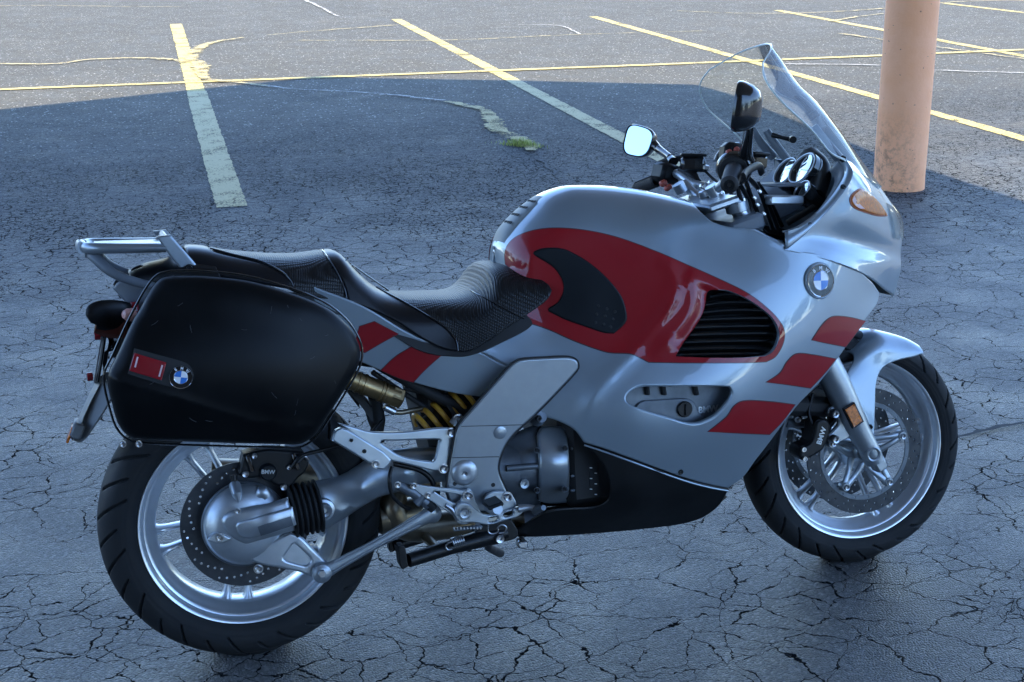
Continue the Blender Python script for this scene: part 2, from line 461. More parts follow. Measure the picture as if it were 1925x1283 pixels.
def panel(name, surf, out, material, parent, holes=(), th=0.003, roll=0.002, g=0.011, off=0.0, join=False,
          twin=False, dom=False, step=4.0, back=True, wall_mat=None, holewall=None):
    """sheet cut to an outline on a surface, with rounded edge and real thickness"""
    loops = []
    for k, pl in enumerate([out]+list(holes)):
        if dom: L = np.array(pl, float)
        else: L = surf.inv(outline(pl, step))
        keep = [0]
        for i in range(1, len(L)):
            if np.linalg.norm(L[i]-L[keep[-1]]) > 3e-4: keep.append(i)
        L = L[keep]
        if join and k == 0:
            if not dom:
                rs = np.linalg.norm(proj(surf.S(L[:, 0], L[:, 1]))-outline(pl, step)[keep], axis=1); L[rs > 0.7, 1] = 0.0
            L[L[:, 1] < 0.007, 1] = 0.0
            z0 = L[:, 1] == 0
            if z0.any() and not z0.all():
                L = np.roll(L, -int(np.where(~z0)[0][0]), 0); z0 = L[:, 1] == 0; K = []; i = 0
                while i < len(L):
                    if not z0[i]: K.append(L[i]); i += 1; continue
                    j = i
                    while j < len(L) and z0[j]: j += 1
                    K.append(L[i]);
                    if j-1 > i: K.append(L[j-1])
                    i = j
                L = np.array(K)
        loops.append(L)
    if join:
        L = loops[0]; on = L[:, 1] == 0     # drop interior crest runs' duplicates
        loops[0] = densify(L, 0.012)
    O = loops[0]
    lo, hi = O.min(0), O.max(0)
    X, Y = np.meshgrid(np.arange(lo[0], hi[0], g), np.arange(lo[1], hi[1], g*0.87))
    X = X+((np.arange(X.shape[0]) % 2)*g*0.5)[:, None]
    G = np.stack([X.ravel(), Y.ravel()], 1)
    free = []   # boundary used for the edge roll
    for L in loops:
        nx = np.roll(L, -1, 0)
        free.append((L, nx))
    segA = np.vstack([a for a, b in free]); segB = np.vstack([b for a, b in free])
    if join:
        mk = ~((segA[:, 1] < 1e-6) & (segB[:, 1] < 1e-6)); segA, segB = segA[mk], segB[mk]
    def dseg(P):
        best = np.full(len(P), 1e9)
        for a, b in zip(segA, segB):
            ab = b-a; t = np.clip(((P-a) @ ab)/(ab @ ab+1e-18), 0, 1); d = np.hypot(*(P-(a+t[:, None]*ab)).T); best = np.minimum(best, d)
        return best
    def isin(P):
        r = inside(P, loops[0])
        for L in loops[1:]: r &= ~inside(P, L)
        return r
    G = G[isin(G)]; 
    if len(G): G = G[dseg(G) > g*0.45]
    pts = [G]
    rings = [] if roll <= 0 else [roll*0.12, roll*0.35, roll*0.7, roll*1.1, roll*1.8]
    for rd in rings:
        for L in loops:
            t = np.roll(L, -1, 0)-np.roll(L, 1, 0); nn = np.stack([-t[:, 1], t[:, 0]], 1); nn /= np.linalg.norm(nn, axis=1)[:, None]+1e-12
            for sgn in (1, -1):
                q = L+nn*rd*sgn; q = q[isin(q)]
                if len(q): q = q[dseg(q) > rd*0.88]
                if len(q): pts.append(q)
    I = np.vstack(pts) if len(pts) else np.zeros((0, 2))
    if len(rings) and len(G):       # keep the grid clear of the rings
        d = dseg(I[:len(G)]); I = np.vstack([I[:len(G)][d > roll*2.1]]+pts[1:])
    verts = np.vstack(loops+[I]); edges = []; k = 0
    for L in loops:
        n = len(L); edges += [(k+i, k+(i+1) % n) for i in range(n)]; k += n
    r = delaunay_2d_cdt([Vector((float(x), float(y))) for x, y in verts], edges, [], 0, 1e-6)
    V2 = np.array([tuple(v) for v in r[0]]); T = [f for f in r[2]]
    C = np.array([V2[list(f)].mean(0) for f in T]); ok = isin(C); T = [f for f, q in zip(T, ok) if q]
    def pos(a, b):
        P = surf.S(a, b); N = surf.normal(a, b)
        N = N*np.where(proj_face(P, N), 1, -1)[:, None] if False else N
        o = np.full(len(a), off)
        if roll > 0:
            d = np.clip(dseg(np.stack([a, b], 1)), 0, roll); o = o-(roll-np.sqrt(np.clip(roll*roll-(roll-d)**2, 0, None)))
        return P+N*o[:, None]
    a, b = V2[:, 0], V2[:, 1]
    N0 = surf.normal(a, b)
    P = pos(a, b)
    e = 3e-4 if roll > 0 else 6e-4
    NN = np.cross(pos(a+e, b)-pos(a-e, b), pos(a, b+e)-pos(a, b-e)); NN /= np.linalg.norm(NN, axis=1)[:, None]+1e-12
    NN *= np.sign((NN*N0).sum(1)+1e-9)[:, None]
    # orient: outward = N0
    F = []
    for f in T:
        q = P[list(f)]; nn = np.cross(q[1]-q[0], q[2]-q[0])
        F.append(tuple(f) if nn @ N0[f[0]] > 0 else tuple(f[::-1]))
    V = [P]; NR = [NN]; FF = list(F); n0 = len(P); midx = [0]*len(FF)
    if back and th > 0:
        Bk = surf.S(a, b)-N0*(th-off); V.append(Bk); NR.append(-N0); FF += [tuple(i+n0 for i in f[::-1]) for f in F]; midx += [1 if wall_mat else 0]*len(F)
    if th > 0:
        # walls along boundary edges
        cnt = {}
        for f in F:
            for i in range(len(f)):
                e2 = (f[i], f[(i+1) % len(f)]); cnt[tuple(sorted(e2))] = cnt.get(tuple(sorted(e2)), []) + [e2]
        base = sum(len(v) for v in V); W = []; WN = []
        holeset = loops[1:]
        for kk, es in cnt.items():
            if len(es) != 1: continue
            i, j = es[0]
            if join and a_(V2, i) and a_(V2, j): continue
            t = th
            if holewall and holeset:
                mid = (V2[i]+V2[j])[None]/2
                if min(dist_poly(mid, L)[0][0] for L in holeset) < 1e-3: t = holewall
            p, q = P[i], P[j]; p2, q2 = surf_pt(surf, V2[i])-N0[i]*(t-off), surf_pt(surf, V2[j])-N0[j]*(t-off)
            nn = np.cross(p2-p, q-p); nn /= np.linalg.norm(nn)+1e-12; nn = -nn
            s = base+len(W); W += [p, q, q2, p2]; WN += [nn]*4; FF.append((s+1, s, s+3, s+2)); midx.append(1 if wall_mat else 0)
            g_ = np.cross(W[-3]-W[-4], W[-1]-W[-4])
        if W:
            # normal check against winding
            W = np.array(W); WN = np.array(WN)
            for k in range(0, len(W), 4):
                fn = np.cross(W[k]-W[k+1], W[k+3]-W[k+1])
                fn /= np.linalg.norm(fn)+1e-12; WN[k:k+4] = fn
            V.append(W); NR.append(WN)
    V = np.vstack(V); NR = np.vstack(NR)
    if join:
        Vm = V.copy(); Vm[:, 1] *= -1; Nm = NR.copy(); Nm[:, 1] *= -1; n = len(V)
        FF = FF+[tuple(i+n for i in f[::-1]) for f in FF]; midx = midx*2
        crest = np.where(np.abs(V2[:, 1]) < 1e-6)[0]
        for i in crest:
            if abs(V[i][1]) < 0.004:
                V[i][1] = 0; Vm[i][1] = 0
                q = NR[i]; q[1] = 0; q /= np.linalg.norm(q)+1e-9; Nm[i] = q
        V = np.vstack([V, Vm]); NR = np.vstack([NR, Nm])
    ms = [material]+([wall_mat] if wall_mat else [])
    o = obj(name, V, FF, ms, parent, True, NR)
    if wall_mat: o.data.polygons.foreach_set('material_index', midx)
    if twin:
        Vm = V.copy(); Vm[:, 1] *= -1; Nm = NR.copy(); Nm[:, 1] *= -1
        o2 = obj(name, Vm, [f[::-1] for f in FF], ms, parent, True, Nm)
        if wall_mat: o2.data.polygons.foreach_set('material_index', midx)
        return o, o2
    return o
def a_(V2, i): return abs(V2[i][1]) < 1e-6
def surf_pt(s, ab): return s.S(np.array([ab[0]]), np.array([ab[1]]))[0]
HF.flip = 1.0; Cap.flip = -1.0

def plate(name, y, out, material, parent, th=0.006, roll=0.0015, g=0.02, holes=(), step=5.0, **k):
    return panel(name, Flat(y), out, material, parent, holes=holes, th=th, roll=roll, g=g, step=step, **k)
def text(name, s, c, size, material, parent, ang=0.0, tilt=None, depth=0.0008, font_bold=True, normal=None):
    cu = bpy.data.curves.new(name, 'FONT'); cu.body = s; cu.size = size; cu.extrude = depth; cu.align_x = 'CENTER'; cu.align_y = 'CENTER'
    cu.offset = size*0.022 if font_bold else 0
    t = bpy.data.objects.new(name, cu); COL.objects.link(t)
    me = bpy.data.meshes.new_from_object(t); bpy.data.objects.remove(t)
    o = bpy.data.objects.new(name, me); COL.objects.link(o); me.materials.clear(); me.materials.append(material); o.parent = parent
    n = np.array(normal if normal is not None else (0, -1, 0), float); n /= np.linalg.norm(n)
    up = np.array([0, 0, 1.0]); up -= n*(up @ n); up /= np.linalg.norm(up); rt = np.cross(up, n)
    ca, sa = math.cos(math.radians(ang)), math.sin(math.radians(ang))
    X = rt*ca+up*sa; Y = -rt*sa+up*ca
    M = Matrix.Identity(4)
    for i in range(3): M[i][0] = X[i]; M[i][1] = Y[i]; M[i][2] = n[i]; M[i][3] = float(c[i])
    me.transform(M); return o

# ================================================================== SETTING
def nodes_of(name):
    M = bpy.data.materials.new(name); M.use_nodes = True; return M, M.node_tree.nodes, M.node_tree.links
def asphalt():
    M, n, l = nodes_of('cracked_asphalt'); b = n['Principled BSDF']
    tc = n.new('ShaderNodeTexCoord')
    def N(t, **k):
        x = n.new(t)
        for a, v in k.items():
            if a.startswith('i_'): x.inputs[a[2:].replace('_', ' ')].default_value = v
            else: setattr(x, a, v)
        return x
    def math_(op, a, bb=None, c=None, clamp=False):
        x = n.new('ShaderNodeMath'); x.operation = op; x.use_clamp = clamp
        for i, q in enumerate((a, bb, c)):
            if q is None: continue
            if isinstance(q, (int, float)): x.inputs[i].default_value = q
            else: l.new(q, x.inputs[i])
        return x.outputs[0]
    def rng(v, a, b_, c=0.0, d=1.0, smooth=True):
        x = n.new('ShaderNodeMapRange'); x.inputs[1].default_value = a; x.inputs[2].default_value = b_
        x.inputs[3].default_value = c; x.inputs[4].default_value = d
        if smooth: x.interpolation_type = 'SMOOTHSTEP'
        l.new(v, x.inputs[0]); return x.outputs[0]
    def noise(scale, detail=3, rough=0.6, vec=None, col=False):
        x = N('ShaderNodeTexNoise', i_Scale=scale, i_Detail=detail, i_Roughness=rough)
        l.new(vec or tc.outputs['Object'], x.inputs['Vector']); return x.outputs['Color' if col else 'Fac']
    def warp(amt, scale, vec=None):
        c = noise(scale, 4, 0.65, vec, True); s = N('ShaderNodeVectorMath', operation='SUBTRACT'); s.inputs[1].default_value = (0.5, 0.5, 0.5)
        l.new(c, s.inputs[0]); sc = N('ShaderNodeVectorMath', operation='SCALE'); sc.inputs['Scale'].default_value = amt
        l.new(s.outputs[0], sc.inputs[0]); ad = N('ShaderNodeVectorMath', operation='ADD'); l.new(vec or tc.outputs['Object'], ad.inputs[0])
        l.new(sc.outputs[0], ad.inputs[1]); return ad.outputs[0]
    def crack(scale, wv, width, vec_scale=(1, 1, 1)):
        mp = N('ShaderNodeMapping'); mp.inputs['Scale'].default_value = vec_scale; l.new(wv, mp.inputs[0])
        v = N('ShaderNodeTexVoronoi', feature='DISTANCE_TO_EDGE', i_Scale=scale); v.voronoi_dimensions = '2D'; l.new(mp.outputs[0], v.inputs['Vector'])
        return math_('DIVIDE', v.outputs['Distance'], scale), v   # metres
    w2 = warp(0.11, 7.0)
    d1, _ = crack(4.6, w2, 0, (0.8, 1.25, 1)); d2, _ = crack(9.5, w2, 0, (0.85, 1.2, 1)); d3, _ = crack(26.0, w2, 0)
    # crack widths vary and some stretches are closed
    sep = N('ShaderNodeSeparateXYZ'); l.new(tc.outputs['Object'], sep.inputs[0]); farw = rng(sep.outputs['Y'], 0.8, 5.0, -0.02, 0.26)
    g1 = noise(1.7, 3, 0.6); g2 = noise(2.3, 3, 0.6, warp(0.3, 0.7)); g3 = noise(0.8, 3, 0.6)
    wd = noise(15, 4, 0.7)
    wA = math_('MULTIPLY', rng(g1, 0.26, 0.60, 0.0007, 0.0033), rng(wd, 0.30, 0.68, 0.15, 1.45))
    wB = math_('MULTIPLY', rng(math_('ADD', g2, math_('MULTIPLY', farw, 0.6)), 0.32, 0.68, -0.0003, 0.0050), rng(wd, 0.32, 0.68, 0.2, 1.3))
    wC = math_('MULTIPLY', rng(math_('ADD', g3, farw), 0.58, 0.82, -0.0012, 0.0058), rng(wd, 0.34, 0.66, 0.1, 1.3))
    def line(d, w_): return math_('SUBTRACT', 1.0, math_('DIVIDE', d, math_('MAXIMUM', w_, 0.00005)), clamp=True)
    crk = math_('MAXIMUM', math_('MAXIMUM', line(d1, wA), line(d2, wB)), math_('MULTIPLY', line(d3, wC), 0.8))
    crk = rng(crk, 0.0, 0.62)
    # stone chips in the surface
    v = N('ShaderNodeTexVoronoi', i_Scale=170.0); v.voronoi_dimensions = '2D'; l.new(tc.outputs['Object'], v.inputs['Vector'])
    v2 = N('ShaderNodeTexVoronoi', i_Scale=36.0); v2.voronoi_dimensions = '2D'; l.new(tc.outputs['Object'], v2.inputs['Vector'])
    sx = N('ShaderNodeSeparateColor'); l.new(v.outputs['Color'], sx.inputs[0]); sx2 = N('ShaderNodeSeparateColor'); l.new(v2.outputs['Color'], sx2.inputs[0])
    big = noise(0.35, 4, 0.55); mid = noise(3.0, 4, 0.6); fine = noise(300, 2, 0.7)
    # open lot: warm sunlit tone and faded cracks painted in, plus paler chips
    sunlit = rng(math_('ADD', sep.outputs['Y'], math_('MULTIPLY', big, 2.0)), 5.5, 10.5)
    base = N('ShaderNodeMix', data_type='RGBA'); base.inputs[6].default_value = (0.044, 0.048, 0.050, 1); base.inputs[7].default_value = (0.082, 0.086, 0.087, 1)
    l.new(rng(math_('ADD', math_('MULTIPLY', mid, 0.5), math_('MULTIPLY', big, 0.5)), 0.36, 0.62), base.inputs[0])
    b2 = N('ShaderNodeMix', data_type='RGBA'); b2.inputs[7].default_value = (0.100, 0.091, 0.064, 1); l.new(base.outputs[2], b2.inputs[6]); l.new(math_('MULTIPLY', sunlit, 0.75), b2.inputs[0])
    b3 = N('ShaderNodeMix', data_type='RGBA'); b3.inputs[7].default_value = (0.24, 0.24, 0.24, 1); l.new(b2.outputs[2], b3.inputs[6])
    l.new(math_('MULTIPLY', rng(sx.outputs[0], 0.55, 1.0), 0.5), b3.inputs[0])
    chips = math_('MULTIPLY', rng(sx2.outputs[1], 0.915, 0.94), rng(v2.outputs['Distance'], 0.35, 0.15))
    b4 = N('ShaderNodeMix', data_type='RGBA'); b4.inputs[7].default_value = (0.62, 0.60, 0.53, 1); l.new(b3.outputs[2], b4.inputs[6])
    l.new(math_('MULTIPLY', chips, math_('ADD', math_('MULTIPLY', sunlit, 0.85), 0.10)), b4.inputs[0])
    dk = N('ShaderNodeMix', data_type='RGBA'); dk.inputs[7].default_value = (0.004, 0.005, 0.006, 1); l.new(b4.outputs[2], dk.inputs[6])
    amt = math_('MULTIPLY', crk, math_('SUBTRACT', 1.0, math_('MULTIPLY', sunlit, 0.72))); l.new(math_('MULTIPLY', amt, 0.95), dk.inputs[0])
    pt = N('ShaderNodeMix', data_type='RGBA'); pt.inputs[7].default_value = (0.035, 0.036, 0.040, 1); l.new(dk.outputs[2], pt.inputs[6]); l.new(math_('MULTIPLY', rng(sx.outputs[2], 0.70, 0.95), 0.6), pt.inputs[0]); dk = pt
    # dry stain patches
    st = N('ShaderNodeMix', data_type='RGBA'); st.inputs[7].default_value = (0.15, 0.13, 0.10, 1); l.new(dk.outputs[2], st.inputs[6])
    l.new(math_('MULTIPLY', rng(noise(0.9, 5, 0.62, warp(0.4, 1.3)), 0.60, 0.74), 0.35), st.inputs[0])
    l.new(st.outputs[2], b.inputs['Base Color'])
    l.new(math_('ADD', rng(mid, 0.3, 0.7, 0.40, 0.56), math_('MULTIPLY', rng(sep.outputs['Y'], 1.0, 6.0), 0.22)), b.inputs['Roughness']); l.new(math_('MULTIPLY', rng(sep.outputs['Y'], 1.0, 6.0, 0.46, 0.13), math_('SUBTRACT', 1.0, amt)), b.inputs['Specular IOR Level'])
    hgt = math_('ADD', math_('MULTIPLY', crk, -0.0045), math_('ADD', math_('MULTIPLY', v.outputs['Distance'], -0.0038), math_('MULTIPLY', fine, 0.0032)))
    hgt = math_('ADD', hgt, math_('MULTIPLY', mid, 0.0009))
    bp = N('ShaderNodeBump', i_Strength=0.8, i_Distance=1.0); l.new(hgt, bp.inputs['Height']); l.new(bp.outputs[0], b.inputs['Normal'])
    return M
ASPH = asphalt()
lot = obj('asphalt_ground', [(-400, -400, 0), (400, -400, 0), (400, 400, 0), (-400, 400, 0)], [(0, 1, 2, 3)], ASPH, None, False)
tag(lot, kind='structure')

def paint_mat(name, col, wear, edge=0.0):
    M, n, l = nodes_of(name); b = n['Principled BSDF']; b.inputs['Roughness'].default_value = 0.75
    tc = n.new('ShaderNodeTexCoord')
    a = n.new('ShaderNodeTexNoise'); a.inputs['Scale'].default_value = 90; a.inputs['Detail'].default_value = 5; l.new(tc.outputs['Object'], a.inputs['Vector'])
    c = n.new('ShaderNodeTexNoise'); c.inputs['Scale'].default_value = 5; c.inputs['Detail'].default_value = 5; l.new(tc.outputs['Object'], c.inputs['Vector'])
    ad = n.new('ShaderNodeMath'); ad.operation = 'ADD'; l.new(a.outputs[0], ad.inputs[0]); l.new(c.outputs[0], ad.inputs[1])
    r = n.new('ShaderNodeMapRange'); r.inputs[1].default_value = wear-0.10; r.inputs[2].default_value = wear+0.10; l.new(ad.outputs[0], r.inputs[0])
    mx = n.new('ShaderNodeMix'); mx.data_type = 'RGBA'; mx.inputs[6].default_value = (*[q*0.45+0.04 for q in col], 1); mx.inputs[7].default_value = (*col, 1)
    l.new(a.outputs[0], mx.inputs[0]); l.new(mx.outputs[2], b.inputs['Base Color'])
    t = n.new('ShaderNodeBsdfTransparent'); s = n.new('ShaderNodeMixShader'); o = n['Material Output']
    l.new(r.outputs[0], s.inputs[0]); l.new(t.outputs[0], s.inputs[1]); l.new(b.outputs[0], s.inputs[2]); l.new(s.outputs[0], o.inputs[0])
    return M
PAINT = paint_mat('yellow_road_paint', (0.60, 0.48, 0.15), 0.86)
PAINT_SHADE = paint_mat('shaded_road_paint', (0.58, 0.49, 0.24), 0.84)  # shaded copy of the line paint, for stretches inside the shadow
def strip(name, P, wd, material, parent, z=0.004, jitter=0.0, seg=0.05):
    P = resample(np.array(P, float), seg, False); W_ = wd if hasattr(wd, '__len__') else [wd]*2
    V = []; F = []
    for i, p in enumerate(P):
        t = P[min(i+1, len(P)-1)]-P[max(0, i-1)]; t = t/np.linalg.norm(t); nn = np.array([-t[1], t[0]])
        wv = np.interp(i/(len(P)-1), np.linspace(0, 1, len(W_)), W_)/2
        a = wv*(1+random.uniform(-jitter, jitter)); b = wv*(1+random.uniform(-jitter, jitter))
        V += [(*(p+nn*a), z), (*(p-nn*b), z)]
        if i: k = 2*i; F.append((k-2, k-1, k+1, k))
    return obj(name, V, F, material, parent, False)
def gp(L): return [ground(*q)[:2] for q in L]
L = [((330.5, 46), (435.5, 390), 0.15), ((745, 37), (1250, 302), 0.13), ((1115, 32), (1990, 280), 0.12), ((1461, 20), (1990, 118), 0.12), ((1777, 7), (2100, 45), 0.12)]
for k, (a, b, wd) in enumerate(L):
    A, B_ = gp([a, b])
    if k == 0:
        M_ = A+(B_-A)*((9.6-A[1])/(B_[1]-A[1]))
        strip('parking_line', [A, M_], wd, PAINT, lot, jitter=0.1); strip('parking_line', [M_, B_], 0.17, PAINT_SHADE, lot, jitter=0.06)
    elif k == 1:
        M_ = A+(B_-A)*((9.4-A[1])/(B_[1]-A[1]))
        strip('parking_line', [A, M_], wd, PAINT, lot, jitter=0.1); strip('parking_line', [M_, B_+(B_-A)*0.04], 0.13, PAINT_SHADE, lot, jitter=0.06)
    else: strip('parking_line', [A, B_], wd, PAINT, lot, jitter=0.1)
a, b = gp([(-60, 172), (598, 147)]); c, d = gp([(1311, 120), (1652, 106)])
strip('parking_line', [a, b, (b+c)/2, c, d, d+(d-c)*2.2], 0.11, PAINT, lot, z=0.008, jitter=0.12)
# weedy, crumbling cracks
DRY = paint_mat('dry_crack_debris', (0.52, 0.42, 0.17), 0.93)
DRY2 = paint_mat('pale_crack_filler', (0.50, 0.48, 0.42), 0.90)
def crackline(px, wd, material, z=0.012, j=0.55):
    P = np.array(gp(px)); P = resample(catmull(P, 6), 0.05, False); P = P+np.random.randn(*P.shape)*0.012
    o = strip('crack_seam', P, wd, material, lot, z=z, jitter=j, seg=0.03); return o
crackline([(-20, 122), (100, 122), (170, 114), (260, 111), (330, 114)], [0.07, 0.05, 0.10], DRY)
crackline([(330, 114), (352, 118), (380, 88), (420, 78), (462, 72)], [0.06, 0.14, 0.05], DRY)
crackline([(352, 110), (372, 120), (380, 135), (385, 150), (430, 156), (500, 164)], [0.08, 0.15, 0.09, 0.05], DRY, 0.014, 0.35)
crackline([(470, 161), (560, 170), (680, 176), (800, 187), (840, 192)], [0.03, 0.025, 0.04], DRY2)
crackline([(838, 193), (880, 202), (905, 208), (925, 225), (940, 250), (985, 268), (1000, 285)], [0.06, 0.09, 0.14, 0.11, 0.07], DRY, 0.013, 0.4)
crackline([(500, 68), (620, 58), (745, 49)], [0.02, 0.04], DRY)
crackline([(560, 78), (700, 78), (860, 77), (1060, 68), (1320, 60)], [0.03, 0.04, 0.02], DRY)
crackline([(-10, 13), (90, 12), (240, 14), (350, 14)], [0.04, 0.03], DRY)
crackline([(975, 48), (1050, 50), (1092, 66)], [0.02, 0.03], DRY2)
crackline([(570, 0), (600, 14), (635, 32)], [0.05, 0.03], DRY2)
crackline([(1470, 122), (1650, 125), (1760, 134), (1950, 140)], [0.03, 0.04, 0.03], DRY2)
crackline([(1560, 42), (1600, 35), (1660, 27)], [0.07, 0.04], DRY)
crackline([(1580, 65), (1660, 76), (1760, 90), (1950, 116)], [0.05, 0.03], DRY)
crackline([(1270, 22), (1420, 27), (1600, 22), (1800, 5), (1940, 3)], [0.03, 0.05, 0.04], DRY)
crackline([(1000, 296), (1020, 305), (1040, 325), (1060, 345)], [0.012, 0.02, 0.01], MATTE, 0.006, 0.5)

crackline([(1775, 832), (1800, 822), (1850, 812), (1890, 806), (1960, 796)], [0.012, 0.02, 0.014], MATTE, 0.006, 0.5)
crackline([(1475, 1020), (1490, 1035), (1530, 1046)], [0.004, 0.006, 0.003], MATTE, 0.006, 0.5)
# grass growing out of the crack
GRASS = mat('grass_blade', (0.22, 0.26, 0.07), 0.6, var=(40, 2.2))
mb = MB(); c0 = ground(985, 274)[:2]
for i in range(420):
    u = random.gauss(0, 1); v_ = random.gauss(0, 1)
    p = np.array([c0[0]+u*0.055-0.02, c0[1]+v_*0.035-u*0.05, 0.0]); h = random.uniform(0.02, 0.07)*math.exp(-0.15*(u*u+v_*v_)); a = random.uniform(0, 6.28)
    d = np.array([math.cos(a), math.sin(a), 0]); q = np.array([-d[1], d[0], 0])*0.0022; bnd = d*h*random.uniform(0.1, 0.8)
    mb.add([p-q, p+q, p+bnd*0.4+[0, 0, h*0.6]+q*0.7, p+bnd*0.4+[0, 0, h*0.6]-q*0.7, p+bnd+[0, 0, h]], [(0, 1, 2, 3), (3, 2, 4)])
tag(mb.build('grass_tuft', GRASS, None, False), 'small green grass tuft growing from a crack behind the motorcycle seat', 'grass', kind='stuff')

# loose grit
GRIT = mat('grit', (0.16, 0.155, 0.14), 0.9)
mb = MB()
for i in range(1500):
    x = random.uniform(-1.2, 6.5); y = random.uniform(-0.6, 9); r = random.uniform(0.0012, 0.0038)
    if i % 6 == 0: a_g = random.uniform(0, 6.28); x = 4.2+(.15+abs(random.gauss(0, .05)))*math.cos(a_g); y = 4.15+(.15+abs(random.gauss(0, .05)))*math.sin(a_g); r *= 1.5
    V = [np.array([random.uniform(-1, 1), random.uniform(-1, 1), random.uniform(0.1, 0.9)])*r*1.3 for _ in range(4)]
    mb.add([v+[x, y, 0] for v in V], [(0, 1, 2), (0, 2, 3), (0, 3, 1), (1, 3, 2)])
tag(mb.build('loose_grit', GRIT, None, False), kind='stuff', label='loose grit scattered over the asphalt', cat='grit')

# the round column
def pillar_mat():
    M, n, l = nodes_of('salmon_painted_concrete'); b = n['Principled BSDF']; b.inputs['Roughness'].default_value = 0.7
    tc = n.new('ShaderNodeTexCoord'); sp = n.new('ShaderNodeSeparateXYZ'); l.new(tc.outputs['Object'], sp.inputs[0])
    def nz(s, d=5, r=0.6):
        x = n.new('ShaderNodeTexNoise'); x.inputs['Scale'].default_value = s; x.inputs['Detail'].default_value = d; x.inputs['Roughness'].default_value = r
        l.new(tc.outputs['Object'], x.inputs['Vector']); return x.outputs[0]
    def rg(v, a, b_, c=0, d=1):
        x = n.new('ShaderNodeMapRange'); x.inputs[1].default_value = a; x.inputs[2].default_value = b_; x.inputs[3].default_value = c; x.inputs[4].default_value = d; l.new(v, x.inputs[0]); return x.outputs[0]
    def mt(op, a, bb):
        x = n.new('ShaderNodeMath'); x.operation = op; x.use_clamp = True
        for i, q in enumerate((a, bb)):
            if isinstance(q, (int, float)): x.inputs[i].default_value = q
            else: l.new(q, x.inputs[i])
        return x.outputs[0]
    m1 = n.new('ShaderNodeMix'); m1.data_type = 'RGBA'; m1.inputs[6].default_value = (0.92, 0.43, 0.225, 1); m1.inputs[7].default_value = (0.89, 0.39, 0.185, 1)
    l.new(rg(nz(5), 0.4, 0.65), m1.inputs[0])
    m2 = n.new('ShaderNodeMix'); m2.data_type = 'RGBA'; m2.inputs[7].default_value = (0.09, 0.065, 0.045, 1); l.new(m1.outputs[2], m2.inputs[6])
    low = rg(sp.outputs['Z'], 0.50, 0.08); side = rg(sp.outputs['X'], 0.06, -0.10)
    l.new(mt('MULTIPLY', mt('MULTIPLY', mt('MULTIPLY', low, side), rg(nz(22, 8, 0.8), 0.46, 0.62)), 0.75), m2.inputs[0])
    m3 = n.new('ShaderNodeMix'); m3.data_type = 'RGBA'; m3.inputs[7].default_value = (0.05, 0.035, 0.03, 1); l.new(m2.outputs[2], m3.inputs[6])
    l.new(mt('MULTIPLY', rg(nz(60, 1, 0.3), 0.775, 0.79), 0.7), m3.inputs[0])
    l.new(m3.outputs[2], b.inputs['Base Color'])
    bp = n.new('ShaderNodeBump'); bp.inputs['Strength'].default_value = 0.5; bp.inputs['Distance'].default_value = 0.004; l.new(nz(70, 4), bp.inputs['Height']); l.new(bp.outputs[0], b.inputs['Normal'])
    return M
PILM = pillar_mat()
ROOFZ = 5.5
g1_ = ground(1688, 362)[:2]; dv = g1_-CAM[:2]; dv /= np.linalg.norm(dv); PR = 0.145
pc = g1_+dv*PR
def column(x, y, label):
    V = []; F = []; seg = 72; hs = np.linspace(-0.02, ROOFZ, 60)
    for i, h in enumerate(hs):
        for k in range(seg):
            th = 2*math.pi*k/seg
            # spiral seam of the card form the concrete was cast in
            ph = (th/(2*math.pi)*0.62+h)/0.31 % 1.0
            r = PR*(1+0.0015*math.sin(3*th+h))-0.0012*math.exp(-((ph-0.5)/0.02)**2)
            if h < 0.05: r += 0.004*random.random()
            V.append((r*math.cos(th), r*math.sin(th), h))
        if i:
            for k in range(seg): F.append(((i-1)*seg+k, (i-1)*seg+(k+1) % seg, i*seg+(k+1) % seg, i*seg+k))
    o = obj('column', V, F, PILM, None); o.location = (x, y, 0); tag(o, label, 'column'); return o
column(pc[0], pc[1], 'round salmon painted concrete column with dirty base beside the motorcycle windscreen')

# canopy overhead: outline = shadow outline pulled back along the sun
sh = [ground(*q)[:2] for q in ((0, 208), (600, 146), (960, 152), (1310, 160), (1640, 285), (1925, 378))]
off_ = np.array([SUN.x/SUN.z*ROOFZ, SUN.y/SUN.z*ROOFZ])
e0 = sh[1]-(sh[1]-sh[0])/np.linalg.norm(sh[1]-sh[0])*9.0
edge = [e0, sh[1]]+[sh[2], sh[3], sh[3]+np.array([0.03, -0.6]), sh[4], sh[5], sh[5]+(sh[5]-sh[4])/np.linalg.norm(sh[5]-sh[4])*5.0]
poly = [p+off_ for p in edge]+[np.array([6.0, -8.5]), np.array([-7.5, -8.5])]
poly = densify(np.array(poly), 50)
V = [(x, y, ROOFZ) for x, y in poly]+[(x, y, ROOFZ+0.10) for x, y in poly]; n_ = len(poly)
ROOFM = mat('canopy_soffit', (0.60, 0.58, 0.55), 0.8, var=(3, 0.85))
F = [tuple(range(n_))[::-1], tuple(range(n_, 2*n_))]+[(i, (i+1) % n_, n_+(i+1) % n_, n_+i) for i in range(n_)]
tag(obj('canopy_roof', V, F, ROOFM, None, False), kind='structure')

